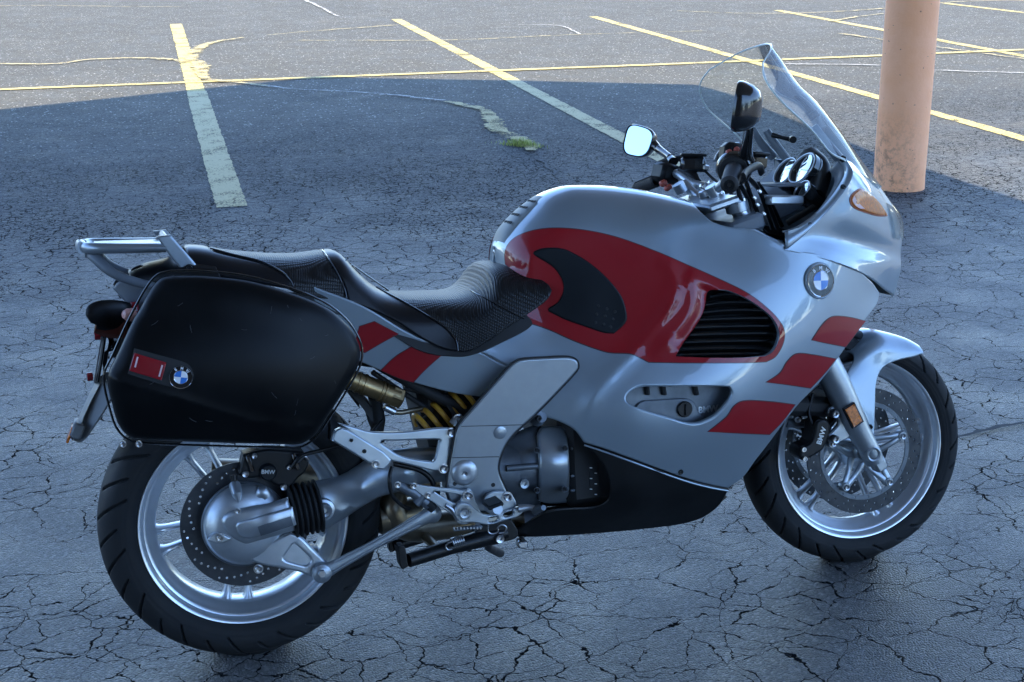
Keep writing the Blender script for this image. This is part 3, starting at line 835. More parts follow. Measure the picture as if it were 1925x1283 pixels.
# trees round the lot, seen only as reflections and as the edge of the sky
LEAFM = mat('distant_foliage', (0.045, 0.065, 0.03), 0.8, var=(0.4, 2.0))
mb = MB(); rt_ = np.random.RandomState(3)
for i in range(110):
    a = random.uniform(math.radians(95), math.radians(395)); R_ = random.uniform(40, 62)
    cx, cy = R_*math.cos(a), R_*math.sin(a); h = random.uniform(4, 8.5); rr_ = h*random.uniform(.32, .5)
    mb.add(*sweep_vf([(cx, cy, -.1), (cx+.1, cy, h*.4), (cx, cy+.2, h*.75)], [.22, .16, .06], None, 6))
    n_ = 420; d = rt_.normal(size=(n_, 3)); d /= np.linalg.norm(d, axis=1)[:, None]; d *= (rt_.uniform(.35, 1, n_)**.5)[:, None]*(1+.25*np.sin(d[:, :1]*7+d[:, 1:2]*5))
    P = np.array([cx, cy, h*.60])+d*[rr_, rr_, h*.42]; u = rt_.normal(size=(n_, 3)); u /= np.linalg.norm(u, axis=1)[:, None]; v_ = np.cross(u, rt_.normal(size=(n_, 3))); v_ /= np.linalg.norm(v_, axis=1)[:, None]
    s_ = rt_.uniform(.18, .42, n_)[:, None]; V = np.stack([P-u*s_, P-v_*s_*.6, P+u*s_, P+v_*s_*.6], 1).reshape(-1, 3)
    mb.add(V, [(4*k, 4*k+1, 4*k+2, 4*k+3) for k in range(n_)])
tag(mb.build('distant_trees', LEAFM, None, False), kind='stuff')


# unseen brown block added behind the camera to keep sky out of reflections
WALLM = mat('sky_block_brown', (0.16, 0.11, 0.08), 0.85, var=(2, 0.7))
wl = obj('sky_block_wall', *boxvf((-3.6, -11.6, 3.1), (9.6, 6.0, 6.4), None, 0.05), WALLM, None, False); tag(wl, kind='structure')

# ================================================================== MOTORCYCLE
BIKE = empty('motorcycle')
Mw = Matrix.Identity(4)
for i in range(3):
    for j in range(3): Mw[i][j] = BM[i][j]
    Mw[i][3] = BT[i]
BIKE.matrix_world = Mw
tag(BIKE, 'silver and red sport touring motorcycle with black side case, parked in the canopy shade', 'motorcycle')

# ------------------------------------------------------------------ wheels
def tyre(name, C, R, hw, bead, parent, N=30, seg=720):
    """tread with sweeping grooves cut into it"""
    prof = [(bead, -hw*0.79), (bead+0.010, -hw*0.90), (bead+0.024, -hw*0.985), (bead+(R-bead)*0.48, -hw), (bead+(R-bead)*0.68, -hw*0.93),
            (bead+(R-bead)*0.83, -hw*0.78), (bead+(R-bead)*0.93, -hw*0.55), (bead+(R-bead)*0.985, -hw*0.27), (R, 0)]
    q = catmull(prof, 5); q = resample(q, 0.0032, False)
    q = np.vstack([q, [(r, -y) for r, y in q[::-1][1:]]])
    s = np.r_[0, np.cumsum(np.linalg.norm(np.diff(q, axis=0), axis=1))]; s -= s[-1]/2
    tn = np.gradient(q, axis=0); tn /= np.linalg.norm(tn, axis=1)[:, None]; nr = np.stack([tn[:, 1], -tn[:, 0]], 1)
    if nr[len(q)//2][0] < 0: nr = -nr
    sh = s[-1]; tread = sh*0.74
    th = np.linspace(0, 2*math.pi, seg, endpoint=False)
    TH, S_ = np.meshgrid(th, s)           # rows profile
    a = np.abs(S_)/tread; pitch = 2*math.pi/N
    ph = (TH+np.where(S_ < 0, 0, pitch/2)+0.23*(a**1.6)*np.sign(1))/pitch
    fr = np.abs((ph % 1.0)-0.5)*pitch*R
    alt = (np.floor(ph) % 2)
    g1 = np.exp(-(fr/0.0036)**4)*((a > 0.16+0.12*alt) & (a < 0.99-0.10*alt))
    dep = 0.0075*g1
    ln = np.exp(-((np.abs(S_)-tread*1.02)/0.0015)**2)*0.0012
    ring2 = np.exp(-((np.abs(S_)-sh*0.86)/0.0014)**2)*-0.0010
    dep = dep+ln+ring2
    r = q[:, 0][:, None]-nr[:, 0][:, None]*dep; y = q[:, 1][:, None]-nr[:, 1][:, None]*dep
    X = C[0]+r*np.cos(TH); Z = C[2]+r*np.sin(TH); Y = C[1]+y+0*TH
    V = np.stack([X, Y, Z], 2).reshape(-1, 3); n = len(s); F = []
    W_ = b2w(V); q = np.clip((W_[:, 2]-0.007)/0.010, 0, 1); W_[:, 2] *= q*q*(3-2*q); V = w2b(W_)   # loaded contact patch
    for i in range(n-1):
        for k in range(seg):
            k2 = (k+1) % seg; F.append((i*seg+k, i*seg+k2, (i+1)*seg+k2, (i+1)*seg+k))
    o = obj(name, V, F, RUBBER, parent); return o
def rim(C, hw, well, parent, well_r=0.192):
    near = [(0.2285, -hw), (0.2315, -hw-0.001), (0.2335, -hw+0.004), (0.2325, -hw+0.012)]
    lip = [(0.2325, -hw+0.010), (0.2340, -hw+0.003), (0.2320, -hw-0.0015), (0.2285, -hw-0.001), (0.2245, -hw+0.003), (0.2215, -hw+0.010), (0.2195, -hw+0.015),
           (0.2150, -hw+0.0165), (0.2125, -hw+0.020), (0.2065, -well-0.004), (well_r+0.004, -well+0.004), (well_r, -well+0.012)]
    half = lip+[(well_r-0.001, 0)]
    prof = half+[(r, -y) for r, y in half[::-1][1:]]
    inner = [(r+0.004, y) for r, y in prof[::-1]]
    V, F = lathe_vf([(r, -y) for r, y in prof], C, NEAR, 128); m = MB().add(V, F)
    m.add(*lathe_vf([(0.2325, hw-0.010), (0.2285, 0), (0.2325, -hw+0.010)], C, NEAR, 128))
    return m.build('rim', RIM, parent)
def spoke_pair(C, ang, r0, r1, parent, gap0=0.013, gap1=0.027, yo=0.0, w0=0.008, w1=0.0075, dep=0.016):
    m = MB(); a = math.radians(ang); d = np.array([math.cos(a), 0, math.sin(a)]); q = np.array([-d[2], 0, d[0]])
    for s in (-1, 1):
        P = []; ra = []; rb = []
        for t in np.linspace(0, 1, 12):
            r = r0+(r1-r0)*t; gp_ = gap0+(gap1-gap0)*t
            P.append(np.array(C)+d*r+q*s*gp_+np.array([0, yo*(1-t), 0]))
            fl = 0.010*math.exp(-((1-t)/0.07)**1.2)+0.006*math.exp(-(t/0.1)**1.3)
            ra.append(dep*(0.95+0.25*t)+fl); rb.append(w0+(w1-w0)*t+fl)
        V, F = sweep_vf(P, ra, rb, 14, 0, (0, 1, 0)); m.add(V, F)
    return m.build('spoke', RIM, parent)
def disc(C, y, R, r, parent, holes, th=0.005, name='brake_disc', material=DISC, hr=0.0030):
    c = np.array([C[0], C[2]])
    L = lambda rr, n: np.array([(c[0]+rr*math.cos(2*math.pi*k/n), c[1]+rr*math.sin(2*math.pi*k/n)) for k in range(n)])
    hs = [L(r, 64)]
    for rr, a in holes:
        q = c+rr*np.array([math.cos(a), math.sin(a)])
        hs.append(np.array([q+hr*np.array([math.cos(2*math.pi*k/8), math.sin(2*math.pi*k/8)]) for k in range(8)]))
    return panel(name, Flat(y), L(R, 96), material, parent, holes=hs, th=th, roll=0, g=0.02, dom=True)
RC = np.array([0, 0, 0.318]); FC = np.array([1.555, 0, 0.300])
rw = obj('rear_wheel', [(0, 0, 0.318)], [], MATTE, BIKE); bpy.data.objects.remove(rw)
rw = empty('rear_wheel', BIKE); fw = empty('front_wheel', BIKE)
tyre('tyre', RC, 0.318, 0.083, 0.2295, rw, 30); tyre('tyre', FC, 0.300, 0.059, 0.2295, fw, 28)
rim(RC, 0.071, 0.040, rw); rim(FC, 0.052, 0.022, fw)
for k in range(5): spoke_pair(RC, 190+72*k, 0.055, 0.196, rw, 0.013, 0.026, 0.0)
for k in range(5): spoke_pair(FC, 223+72*k, 0.045, 0.196, fw, 0.012, 0.022, 0.0, 0.0075, 0.0065, 0.012)
lathe('hub', [(1e-5, 0.06), (0.05, 0.06), (0.065, 0.04), (0.068, -0.06), (0.05, -0.08), (1e-5, -0.08)], RC, NEAR, RIM, rw)
lathe('hub', [(1e-5, 0.076), (0.024, 0.076), (0.030, 0.070), (0.036, 0.045), (0.050, 0.03), (0.050, -0.03), (0.036, -0.045), (0.030, -0.075), (1e-5, -0.075)], FC, NEAR, ALUP, fw)
# tyre valve
for C, wv in ((RC, rw), (FC, fw)): pass
holes = []
for k in range(12):
    for j in range(5): holes.append((0.134-j*0.0052, math.radians(30*k+j*7.0)))
disc(RC, -0.078, 0.1425, 0.095, rw, holes)
fh = []
for k in range(30):
    fh.append((0.155, math.radians(12*k))); fh.append((0.143, math.radians(12*k+5)))
for k in range(15): fh.append((0.133, math.radians(24*k+9)))
for s in (-1, 1):
    disc(FC, -0.072 if s < 0 else 0.0775, 0.162, 0.127, fw, fh)
    # inner carrier ring and five arms
    y = -0.073 if s < 0 else 0.076
    disc(FC, y, 0.1262, 0.116, fw, [(0.121, math.radians(k*18+4)) for k in range(20)], 0.004, 'disc_carrier', ALUD, 0.002)
    m = MB()
    for k in range(5):
        a = math.radians(17+72*k); d = np.array([math.cos(a), 0, math.sin(a)]); q = np.array([-d[2], 0, d[0]])
        for ss in (-1, 1):
            P = [FC+[0, y*0.85, 0]+d*0.026+q*ss*0.020, FC+[0, y*1.03, 0]+d*0.068+q*ss*0.011, FC+[0, y*1.1, 0]+d*0.098+q*ss*0.004]
            m.add(*sweep_vf(P, [0.006, 0.006, 0.006], [0.010, 0.008, 0.009], 10, 4))
        m.add(*lathe_vf([(1e-5, 0.016), (0.010, 0.016), (0.012, 0.013), (0.013, -0.004)], FC+[0, y, 0]+d*0.104, (0, s, 0), 20))
    m.build('disc_spider', ALUP, fw)
    for k in range(5):
        a = math.radians(17+72*k); d = np.array([math.cos(a), 0, math.sin(a)])
        c = FC+[0, y+s*0.015, 0]+d*0.104
        lathe('bolt', [(1e-5, 0.002), (0.0035, 0.002), (0.0038, 0.006), (0.0065, 0.007), (0.0075, 0.005), (0.0075, 0)], c, (0, s, 0), STEEL, fw, 16)

# ------------------------------------------------------------------ body side surface
cre1 = [(1226, 477), (1246, 490), (1261, 508), (1268.6, 527), (1267.5, 545), (1259, 569), (1239, 601), (1213, 632), (1185, 665), (1150, 700), (1118, 738), (1102, 772), (1100, 812)]
cre2 = [(1281, 516), (1298, 532), (1304.6, 553), (1304.6, 580), (1283, 614), (1252, 643), (1219, 678)]
scoop = [(1335, 535), (1326, 560), (1318, 590), (1298, 625), (1272, 660)]
SIDE = HF([(960, 470, .135), (1060, 440, .155), (1150, 600, .195), (1020, 620, .158), (1020, 545, .145), (1100, 560, .178), (1180, 640, .215), (1230, 470, .205), (1150, 430, .17), (1300, 560, .245),
           (1260, 680, .255), (1200, 390, .165), (1300, 430, .19), (1400, 450, .225), (1470, 455, .25), (1350, 600, .262), (1460, 610, .285), (1430, 520, .262),
           (1540, 528, .270), (1600, 520, .235), (1645, 550, .185), (1620, 600, .215), (1560, 660, .255), (1480, 710, .275), (1400, 770, .282), (1280, 760, .285), (1350, 700, .286),
           (1190, 760, .272), (1100, 790, .235), (1040, 740, .205), (1000, 680, .19), (900, 680, .17), (1140, 845, .243), (1280, 893, .236), (1370, 918, .20),
           (1430, 830, .235), (1500, 745, .255), (1020, 800, .2), (1475, 400, .25), (1330, 350, .19)], 1.6e-3,
          feats=[(cre1, .007, .020, .020), (cre2, .008, .024, .024), (scoop, -.012, .028, .028)], rear=(P3(930, 460, -0.02)[0], 0.055, P3(950, 570, -.1)[2], P3(950, 505, -.1)[2]))
TOPL = [(925, 470, 0), (931, 455, 0), (948, 432, 0), (975, 402, 0), (1010, 370, 0), (1045, 354, 0), (1080, 348, 0), (1150, 350, 0), (1230, 362, 0), (1285, 379, -.03), (1315, 402, -.09), (1340, 424, -.15),
        (1380, 434, -.19), (1430, 437, -.21), (1480, 438, -.225), (1560, 438, -.235), (1660, 440, -.2)]
TANK = Cap(TOPL, SIDE, [(925, .06), (980, .085), (1080, .115), (1200, .11), (1290, .06), (1350, .032), (1480, .02)], 0.85)
GRILLE = [(1330, 549), (1348, 545), (1370, 547), (1403, 561), (1435.6, 583), (1455, 602), (1465, 626), (1461, 647), (1451, 663), (1437.8, 670, 1), (1392, 673), (1326, 673), (1269.7, 670.5, 1), (1283, 647), (1311, 608), (1324, 580)]
WINDOW = [(1176.5, 747.7), (1184, 737), (1201, 727.4), (1220, 726), (1290, 726.6), (1365, 728), (1374.4, 732), (1376, 741.4), (1368, 757), (1345, 782), (1321, 794.5), (1306, 797.5), (1290, 796), (1259, 786.6), (1204.5, 769), (1181, 758.6)]
FAIR = [(925, 500, 1), (927, 470), (931, 450), (946, 426), (974, 396), (1010, 362), (1045, 346), (1080, 340), (1150, 342), (1230, 354), (1290, 372), (1318, 398), (1342, 418), (1380, 428), (1430, 431), (1478, 432, 1),
        (1477, 468, 1), (1540, 478), (1600, 500), (1638, 529), (1655, 552, 1), (1648, 575), (1625, 605), (1590, 655), (1565, 690), (1540, 722), (1503, 760), (1478, 792), (1442, 840), (1420, 868), (1398, 898), (1370, 919, 1),
        (1330, 911), (1280, 897), (1200, 868), (1140, 846), (1098, 833, 1), (1078, 808), (1045, 791), (1008, 781, 1), (985, 740), (955, 690, 1), (925, 672), (890, 659, 1), (930, 640), (985, 608), (1005, 560), (975, 520)]
panel('fairing_body', TANK, FAIR, SILVER, BIKE, holes=[GRILLE, WINDOW], th=0.012, roll=0.004, g=0.009, join=True, back=True)
fb = BIKE.children[-1]

def decal(name, surf, out, material, off=0.0012, g=0.010, pin=0.0, parent=None, holes=(), twin=False):
    return panel(name, surf, out, material, parent or BIKE, holes=holes, th=0.0009, roll=0, g=g, off=off, back=False, twin=twin)
def grow(pts, d):
    P = np.array([p[:2] for p in pts], float); c = P.mean(0); a = 0.5*np.sum(P[:, 0]*np.roll(P[:, 1], -1)-P[:, 1]*np.roll(P[:, 0], -1)); sg = 1 if a > 0 else -1
    out = []
    for i in range(len(P)):
        t1 = P[i]-P[i-1]; t2 = P[(i+1) % len(P)]-P[i]; t1 /= np.linalg.norm(t1)+1e-9; t2 /= np.linalg.norm(t2)+1e-9
        n = np.array([t1[1]+t2[1], -(t1[0]+t2[0])]); n /= np.linalg.norm(n)+1e-9
        out.append((*(P[i]+n*sg*d), *( (1,) if len(pts[i]) > 2 else ())))
    return out
REDO = [(951, 497, 1), (950, 478), (956, 460), (975, 444), (1010, 433), (1050, 430), (1100, 434), (1160, 447), (1232.6, 473.5), (1293.7, 500), (1348, 524), (1403, 551), (1442, 580), (1466, 606), (1474, 626), (1470.5, 648), (1457.4, 670), (1440, 680, 1),
        (1392, 682), (1283, 682), (1219.5, 681, 1), (1202, 672), (1184.6, 665), (1152, 663.5), (1130, 659), (1080, 641), (1040, 623), (1010, 612), (975, 603, 1), (985, 575), (985, 540), (965, 510)]
decal('pinstripe', TANK, grow(REDO, 1.6), PIN, 0.0008, 0.008, holes=[GRILLE], twin=True)
decal('red_tank_panel', TANK, REDO, RED, 0.0016, 0.007, holes=[GRILLE], twin=True)
STR = [[(1526, 639.5, 1), (1545, 612), (1560, 598), (1574, 595), (1600, 598), (1626, 604, 1), (1589, 652, 1), (1558, 646)],
       [(1440, 718.8, 1), (1466, 702), (1480, 680), (1498, 665.5), (1530, 668), (1571, 675, 1), (1548, 703), (1523, 729.5, 1), (1480, 723)],
       [(1331, 811.5, 1), (1365, 785), (1380, 764), (1401.6, 753.8), (1450, 756), (1494, 761, 1), (1470, 792), (1446, 816.5, 1), (1390, 814)]]
for q in STR:
    decal('pinstripe', TANK, grow(q, 1.5), PIN, 0.0008, 0.012, twin=True); decal('red_stripe', TANK, q, RED, 0.0016, 0.012, twin=True)
KNEE = [(1003.6, 479), (1010.6, 470), (1028, 466), (1052.7, 466.7), (1073.7, 473.8), (1108.8, 494.8), (1143.9, 526), (1168.4, 558), (1178, 589.5), (1175.4, 608), (1154, 628, 1), (1133, 626), (1098, 614), (1063, 601.7), (1031, 586, 1), (1031, 579.6), (1049, 568), (1059, 547), (1056, 526), (1038.7, 501.8)]
kp = panel('knee_pad', TANK, KNEE, PAD, BIKE, th=0.004, roll=0.0035, g=0.008, off=0.005, twin=True)[0]
m = MB()
for x, y in ((1325, 700), (1370, 715), (1413, 730), (1315, 745), (1360, 755), (1403, 772), (1310, 790), (1353, 800), (1390, 815)):
    ab = TANK.inv([(660+x/2.852, 330+y/2.852)]); c = TANK.S(ab[:, 0], ab[:, 1])[0]; n = TANK.normal(ab[:, 0], ab[:, 1])[0]
    m.add(*lathe_vf([(1e-5, 0.0012), (0.0025, 0.0014), (0.0036, 0.0004), (0.0038, 0)], c+n*0.005, n, 12))
m.build('pad_dimple', MATTE, kp)

# grille with curved slats
gi = empty('air_vent', BIKE)
HS = HF([(1270, 670, .215), (1330, 560, .215), (1460, 620, .245), (1430, 670, .25), (1350, 610, .225)])
panel('vent_backing', HS, grow(GRILLE, 3), MATTE, gi, th=0.002, roll=0, g=0.02, off=-0.03)
yl = [557, 571.5, 586, 600, 614.5, 628.5, 642.5, 656.5, 668]
gx = {557: (1338, 1390), 571.5: (1330, 1418), 586: (1325, 1438), 600: (1318, 1452), 614.5: (1309, 1461), 628.5: (1300, 1464), 642.5: (1290, 1462), 656.5: (1281, 1455), 668: (1272, 1440)}
for yy in yl:
    x0, x1 = gx[yy]; V = []; F = []
    xs = np.linspace(x0-3, x1+4, 16)
    for i, x in enumerate(xs):
        u = (x-x0)/(x1-x0); yb = yy+5*(0.5-u)*0.6-3.0*math.sin(math.pi*np.clip(u, 0, 1))*(1 if yy < 600 else 0.4)
        c = P3(x, yb, -(0.222+0.028*np.clip(u, 0, 1)))
        sec = [(-0.000, 0.004), (0.0022, 0.0015), (0.0018, -0.0015), (-0.020, -0.0125), (-0.022, -0.0105), (-0.006, 0.0045)]
        for a, b in sec: V.append(c+[0, -a, b])
        if i:
            for k in range(6): F.append(((i-1)*6+k, (i-1)*6+(k+1) % 6, i*6+(k+1) % 6, i*6+k))
    F += [tuple(range(6))[::-1], tuple(range(len(V)-6, len(V)))]
    obj('slat', V, F, BLACKG, gi)

# engine cover behind the lower window
ec = empty('engine_cover', BIKE)
plate('cover_plate', -0.235, [(1160, 700), (1395, 700), (1395, 810), (1160, 810)], ALUD, ec, 0.01, 0.001, 0.04)
plate('raised_cover', -0.243, [(1192, 775, 1), (1200, 760), (1212, 754, 1), (1280, 750), (1296, 751), (1306, 758), (1311, 770), (1318, 780), (1326, 784, 1), (1318, 812, 1), (1192, 812, 1)], ALUD, ec, 0.01, 0.0025, 0.02)
for x, wx in ((1245, 9), (1305, 11), (1215, 5)):
    a, b = P3(x, 724, -0.24), P3(x+wx*0.4, 742, -0.24); tube('casting_rib', [a, b], 0.010, MATTE, ec, rb=0.006, seg=8)
c = P3(1286.5, 769.5, -0.244)
lathe('oil_cap', [(1e-5, 0.006), (0.0165, 0.006), (0.0185, 0.004), (0.0185, 0)], c, NEAR, BLACKP, ec, 40)
box('cap_grip', c+[0, -0.008, 0], (0.003, 0.006, 0.026), BLACKP, ec, rotm('Y', 3), 0.001)
text('lettering', 'BMW', P3(1331, 770, -0.236), 0.021, ALU, ec, depth=0.0012)

# ------------------------------------------------------------------ tail side panel
TAIL = HF([(600, 560, .15), (700, 600, .158), (800, 650, .165), (900, 660, .172), (955, 690, .185), (900, 745, .165), (780, 715, .15), (690, 690, .142), (640, 640, .145)], 1e-4)
TS = [(590, 540, 1), (680, 575), (760, 622), (800, 640), (845, 650), (890, 656, 1), (953, 691, 1), (932, 720), (906, 747, 1), (850, 739), (775, 719), (715, 697), (650, 668), (590, 640, 1)]
panel('tail_side_panel', TAIL, TS, SILVER, BIKE, th=0.004, roll=0.003, g=0.012, twin=True)
for q in ([(676, 614, 1), (704, 605, 1), (749, 628, 1), (718, 644), (686, 663, 1), (665, 655, 1)], [(783, 647, 1), (812, 655), (838, 661, 1), (800, 694), (777, 719, 1), (745, 709), (716, 696, 1), (745, 670)]):
    decal('pinstripe', TAIL, grow(q, 1.2), PIN, 0.0008); decal('red_stripe', TAIL, q, RED, 0.0016)

# belly pan
BEL = HF([(1100, 840, .225), (1140, 850, .238), (1280, 898, .230), (1370, 922, .195), (1200, 950, .215), (1330, 975, .14), (1150, 1002, .13), (980, 1010, .12), (1020, 970, .19), (1250, 990, .13), (1300, 940, .20)], 1e-4)
BP = [(1095, 836, 1), (1140, 848), (1200, 870), (1280, 899), (1330, 913), (1371, 921, 1), (1352, 952), (1322, 974), (1285, 986), (1230, 994), (1150, 1002), (1050, 1009), (975, 1012, 1), (965, 1000), (985, 988), (1020, 966), (1056, 958), (1112, 955), (1138, 946), (1146, 930), (1143, 895), (1125, 862)]
panel('belly_pan', BEL, BP, BLACKP, BIKE, th=0.004, roll=0.004, g=0.014, twin=True)
tube('belly_trim', [BEL.S(*[np.array([q]) for q in ab])[0]+[0, -0.001, 0] for ab in BEL.inv([(1098, 837), (1140, 851), (1200, 873), (1280, 902), (1330, 916), (1368, 923)])], 0.0022, SILVER, BIKE, seg=8, sm=4)
m = MB()   # floor of the pan
V = []; 
xs = [P3(x, 990, -.1)[0] for x in (965, 1050, 1150, 1250, 1320, 1360)]
zs = [P3(965, 1010, -.12)[2], P3(1050, 1009, -.12)[2], P3(1150, 1002, -.13)[2], P3(1250, 992, -.13)[2], P3(1320, 975, -.14)[2], P3(1360, 945, -.16)[2]]
V = []; F = []
for i, (x, z) in enumerate(zip(xs, zs)):
    for y in (-.13, -.06, 0, .06, .13): V.append((x, y, z-0.006*(1-(y/.13)**2)+0.004))
    if i:
        for k in range(4): F.append(((i-1)*5+k, (i-1)*5+k+1, i*5+k+1, i*5+k))
obj('belly_floor', V, F, BLACKP, BIKE)
for q in ((1143, 838), (1279, 887)): bolt(*q, -.238, 0.006, BIKE, BLACKP)

# ------------------------------------------------------------------ seat
SS = HF([(360, 500, .10), (450, 510, .13), (560, 540, .15), (640, 560, .15), (700, 590, .155), (780, 610, .165), (850, 630, .172), (900, 620, .185), (960, 580, .188), (1030, 545, .178), (600, 500, .13), (960, 530, .16), (880, 560, .165)], 2e-4)
STL = [(340, 463, 0), (360, 461, 0), (390, 464, 0), (430, 471, 0), (500, 477, 0), (560, 477, 0), (600, 471, 0), (625, 470, 0), (640, 480, 0), (660, 502, 0), (690, 530, 0), (720, 545, 0), (755, 550, 0), (800, 550, 0), (845, 548, 0), (870, 539, 0), (888, 520, 0), (900, 500, 0), (914, 493, 0), (945, 493, 0), (1000, 500, 0), (1045, 510, 0)]
SEAT = Cap(STL, SS, [(340, .035), (450, .05), (600, .06), (720, .055), (850, .06), (950, .06), (1040, .06)], 0.62)
seat = empty('seat', BIKE)
# woven centre
RW = [(700, 528, 1), (722, 540), (755, 545), (800, 545), (845, 542), (870, 532), (888, 512), (902, 492), (925, 486), (960, 497), (1000, 514), (1030, 533), (1038, 545, 1), (1030, 562), (1005, 582), (960, 612), (920, 640), (890, 658, 1), (870, 662), (858, 658, 1), (855, 640), (830, 612), (790, 590), (745, 565)]
panel('woven_cover', SEAT, RW, WEAVE, seat, th=0.004, roll=0.004, g=0.011, join=True)
SB = [(640, 476, 1), (665, 502), (695, 532), (722, 549), (760, 569), (800, 592), (835, 614), (857, 640), (862, 661, 1), (830, 655), (790, 635), (740, 602), (690, 580), (655, 568, 1), (648, 540), (630, 505), (612, 480, 1), (612, 468), (628, 464)]
panel('side_bolster', SEAT, SB, VINYL, seat, th=0.004, roll=0.005, g=0.011, join=True)
PW_ = [(385, 458, 1), (430, 464), (500, 470), (560, 470), (604, 464, 1), (614, 482), (634, 512), (648, 545), (650, 570, 1), (600, 560), (545, 545), (540, 520), (520, 505), (490, 492), (440, 480), (400, 470)]
panel('woven_pillion_cover', SEAT, PW_, WEAVE, seat, th=0.004, roll=0.004, g=0.011, join=True)
PB = [(346, 456, 1), (364, 455), (390, 461), (405, 473), (450, 484), (495, 495), (525, 509), (545, 525), (554, 545, 1), (470, 530), (400, 520), (365, 515, 1), (352, 485)]
panel('pillion_side', SEAT, PB, VINYL, seat, th=0.004, roll=0.006, g=0.011, join=True)
panel('seat_base', SS, [(560, 550, 1), (690, 575), (790, 630), (862, 655, 1), (900, 645), (960, 608), (990, 588, 1), (1000, 612), (940, 645), (893, 664), (855, 668), (790, 658), (690, 605), (560, 575, 1)], MATTE, seat, th=0.02, roll=0.0, g=0.02, off=-0.008)
def piping(px, surf=SEAT, r=0.0018, material=BLACKG, par=seat, off=0.001):
    ab = surf.inv(catmull(px, 5)); P = surf.S(ab[:, 0], ab[:, 1])+surf.normal(ab[:, 0], ab[:, 1])*off; return tube('piping', P, r, material, par, seg=8)
piping([(642, 478), (667, 503), (697, 533), (724, 550), (762, 570), (800, 592), (836, 615), (856, 638), (861, 660)])
piping([(604, 468), (614, 482), (634, 512), (648, 545), (652, 568)])
piping([(395, 468), (440, 480), (490, 492), (524, 508), (545, 525), (554, 543)])
piping([(884, 546), (920, 566), (962, 588), (985, 600)], r=0.0012)

# rubber pad on the back of the tank
strip_px = [(936, 456), (945, 436), (965, 412), (990, 390), (1015, 373)]
P = P3s([(x-2, y-3, 0) for x, y in strip_px]); C = catmull(P, 5); V = []; F = []
for i, c in enumerate(C):
    t = C[min(i+1, len(C)-1)]-C[max(0, i-1)]; t /= np.linalg.norm(t); n = np.array([-t[2], 0, t[0]])
    row = [(-.056, -.016), (-.056, -.009), (-.050, -.004), (-.03, 0.001), (0, 0.003), (.03, .001), (.050, -.004), (.056, -.009), (.056, -.016)]
    for y, h in row: V.append(c+n*h+[0, y, 0])
    if i:
        for k in range(8): F.append(((i-1)*9+k, (i-1)*9+k+1, i*9+k+1, i*9+k))
F += [tuple(range(9)), tuple(range(len(V)-9, len(V)))[::-1]]
tp = obj('tank_pad', V, F, PADG, BIKE)
m = MB()
for j in range(4):
    c = C[8+j*3]; t = C[9+j*3]-C[7+j*3]; t /= np.linalg.norm(t); n = np.array([-t[2], 0, t[0]])
    for y in (-.036, -.024, -.012, 0, .012): m.add(*lathe_vf([(1e-5, 0.002), (0.003, 0.002), (0.004, 0)], c+[0, y, 0]+n*0.002, n, 10))
m.build('pad_dimple', MATTE, tp)

# ------------------------------------------------------------------ side case
case = empty('side_case', BIKE)
CH = HF([(200, 712, .462), (300, 540, .425), (330, 530, .43), (470, 540, .445), (600, 600, .45), (675, 660, .44), (440, 660, .478), (300, 660, .472), (560, 680, .474), (400, 740, .478), (560, 800, .455), (300, 780, .462), (240, 820, .435), (570, 840, .43), (400, 838, .435), (215, 760, .455)], 2e-4,
        feats=[([(170, 694), (240, 722), (320, 745), (450, 785), (540, 803), (640, 800)], .004, .012, .012), ([(250, 590), (300, 560), (380, 556), (500, 575), (620, 625)], .004, .03, .03)])
CO = [(196, 706), (212, 672), (240, 610), (272, 550), (296, 520), (322, 512, 1), (380, 512), (470, 522), (560, 548), (620, 575), (655, 603), (676, 632), (686, 660), (682, 692), (662, 730), (628, 785), (600, 826), (575, 844), (555, 848, 1), (400, 844), (290, 840), (248, 836, 1), (232, 826), (217, 806), (207, 775), (197, 735)]
panel('case_lid', CH, CO, CASE, case, th=0.10, roll=0.030, g=0.008, back=False)
def grow2(p, d): return grow(p, d)
panel('case_shell', CH, grow(CO, -1.5), CASE, case, th=0.24, roll=0.004, g=0.03, off=-0.105)
ab = CH.inv(outline(CO, 9)); P = CH.S(ab[:, 0], ab[:, 1]); P[:, 1] += 0.030; P = np.vstack([P, P[:1]])
tube('case_rim', P, 0.0022, BLACKG, case, seg=8)
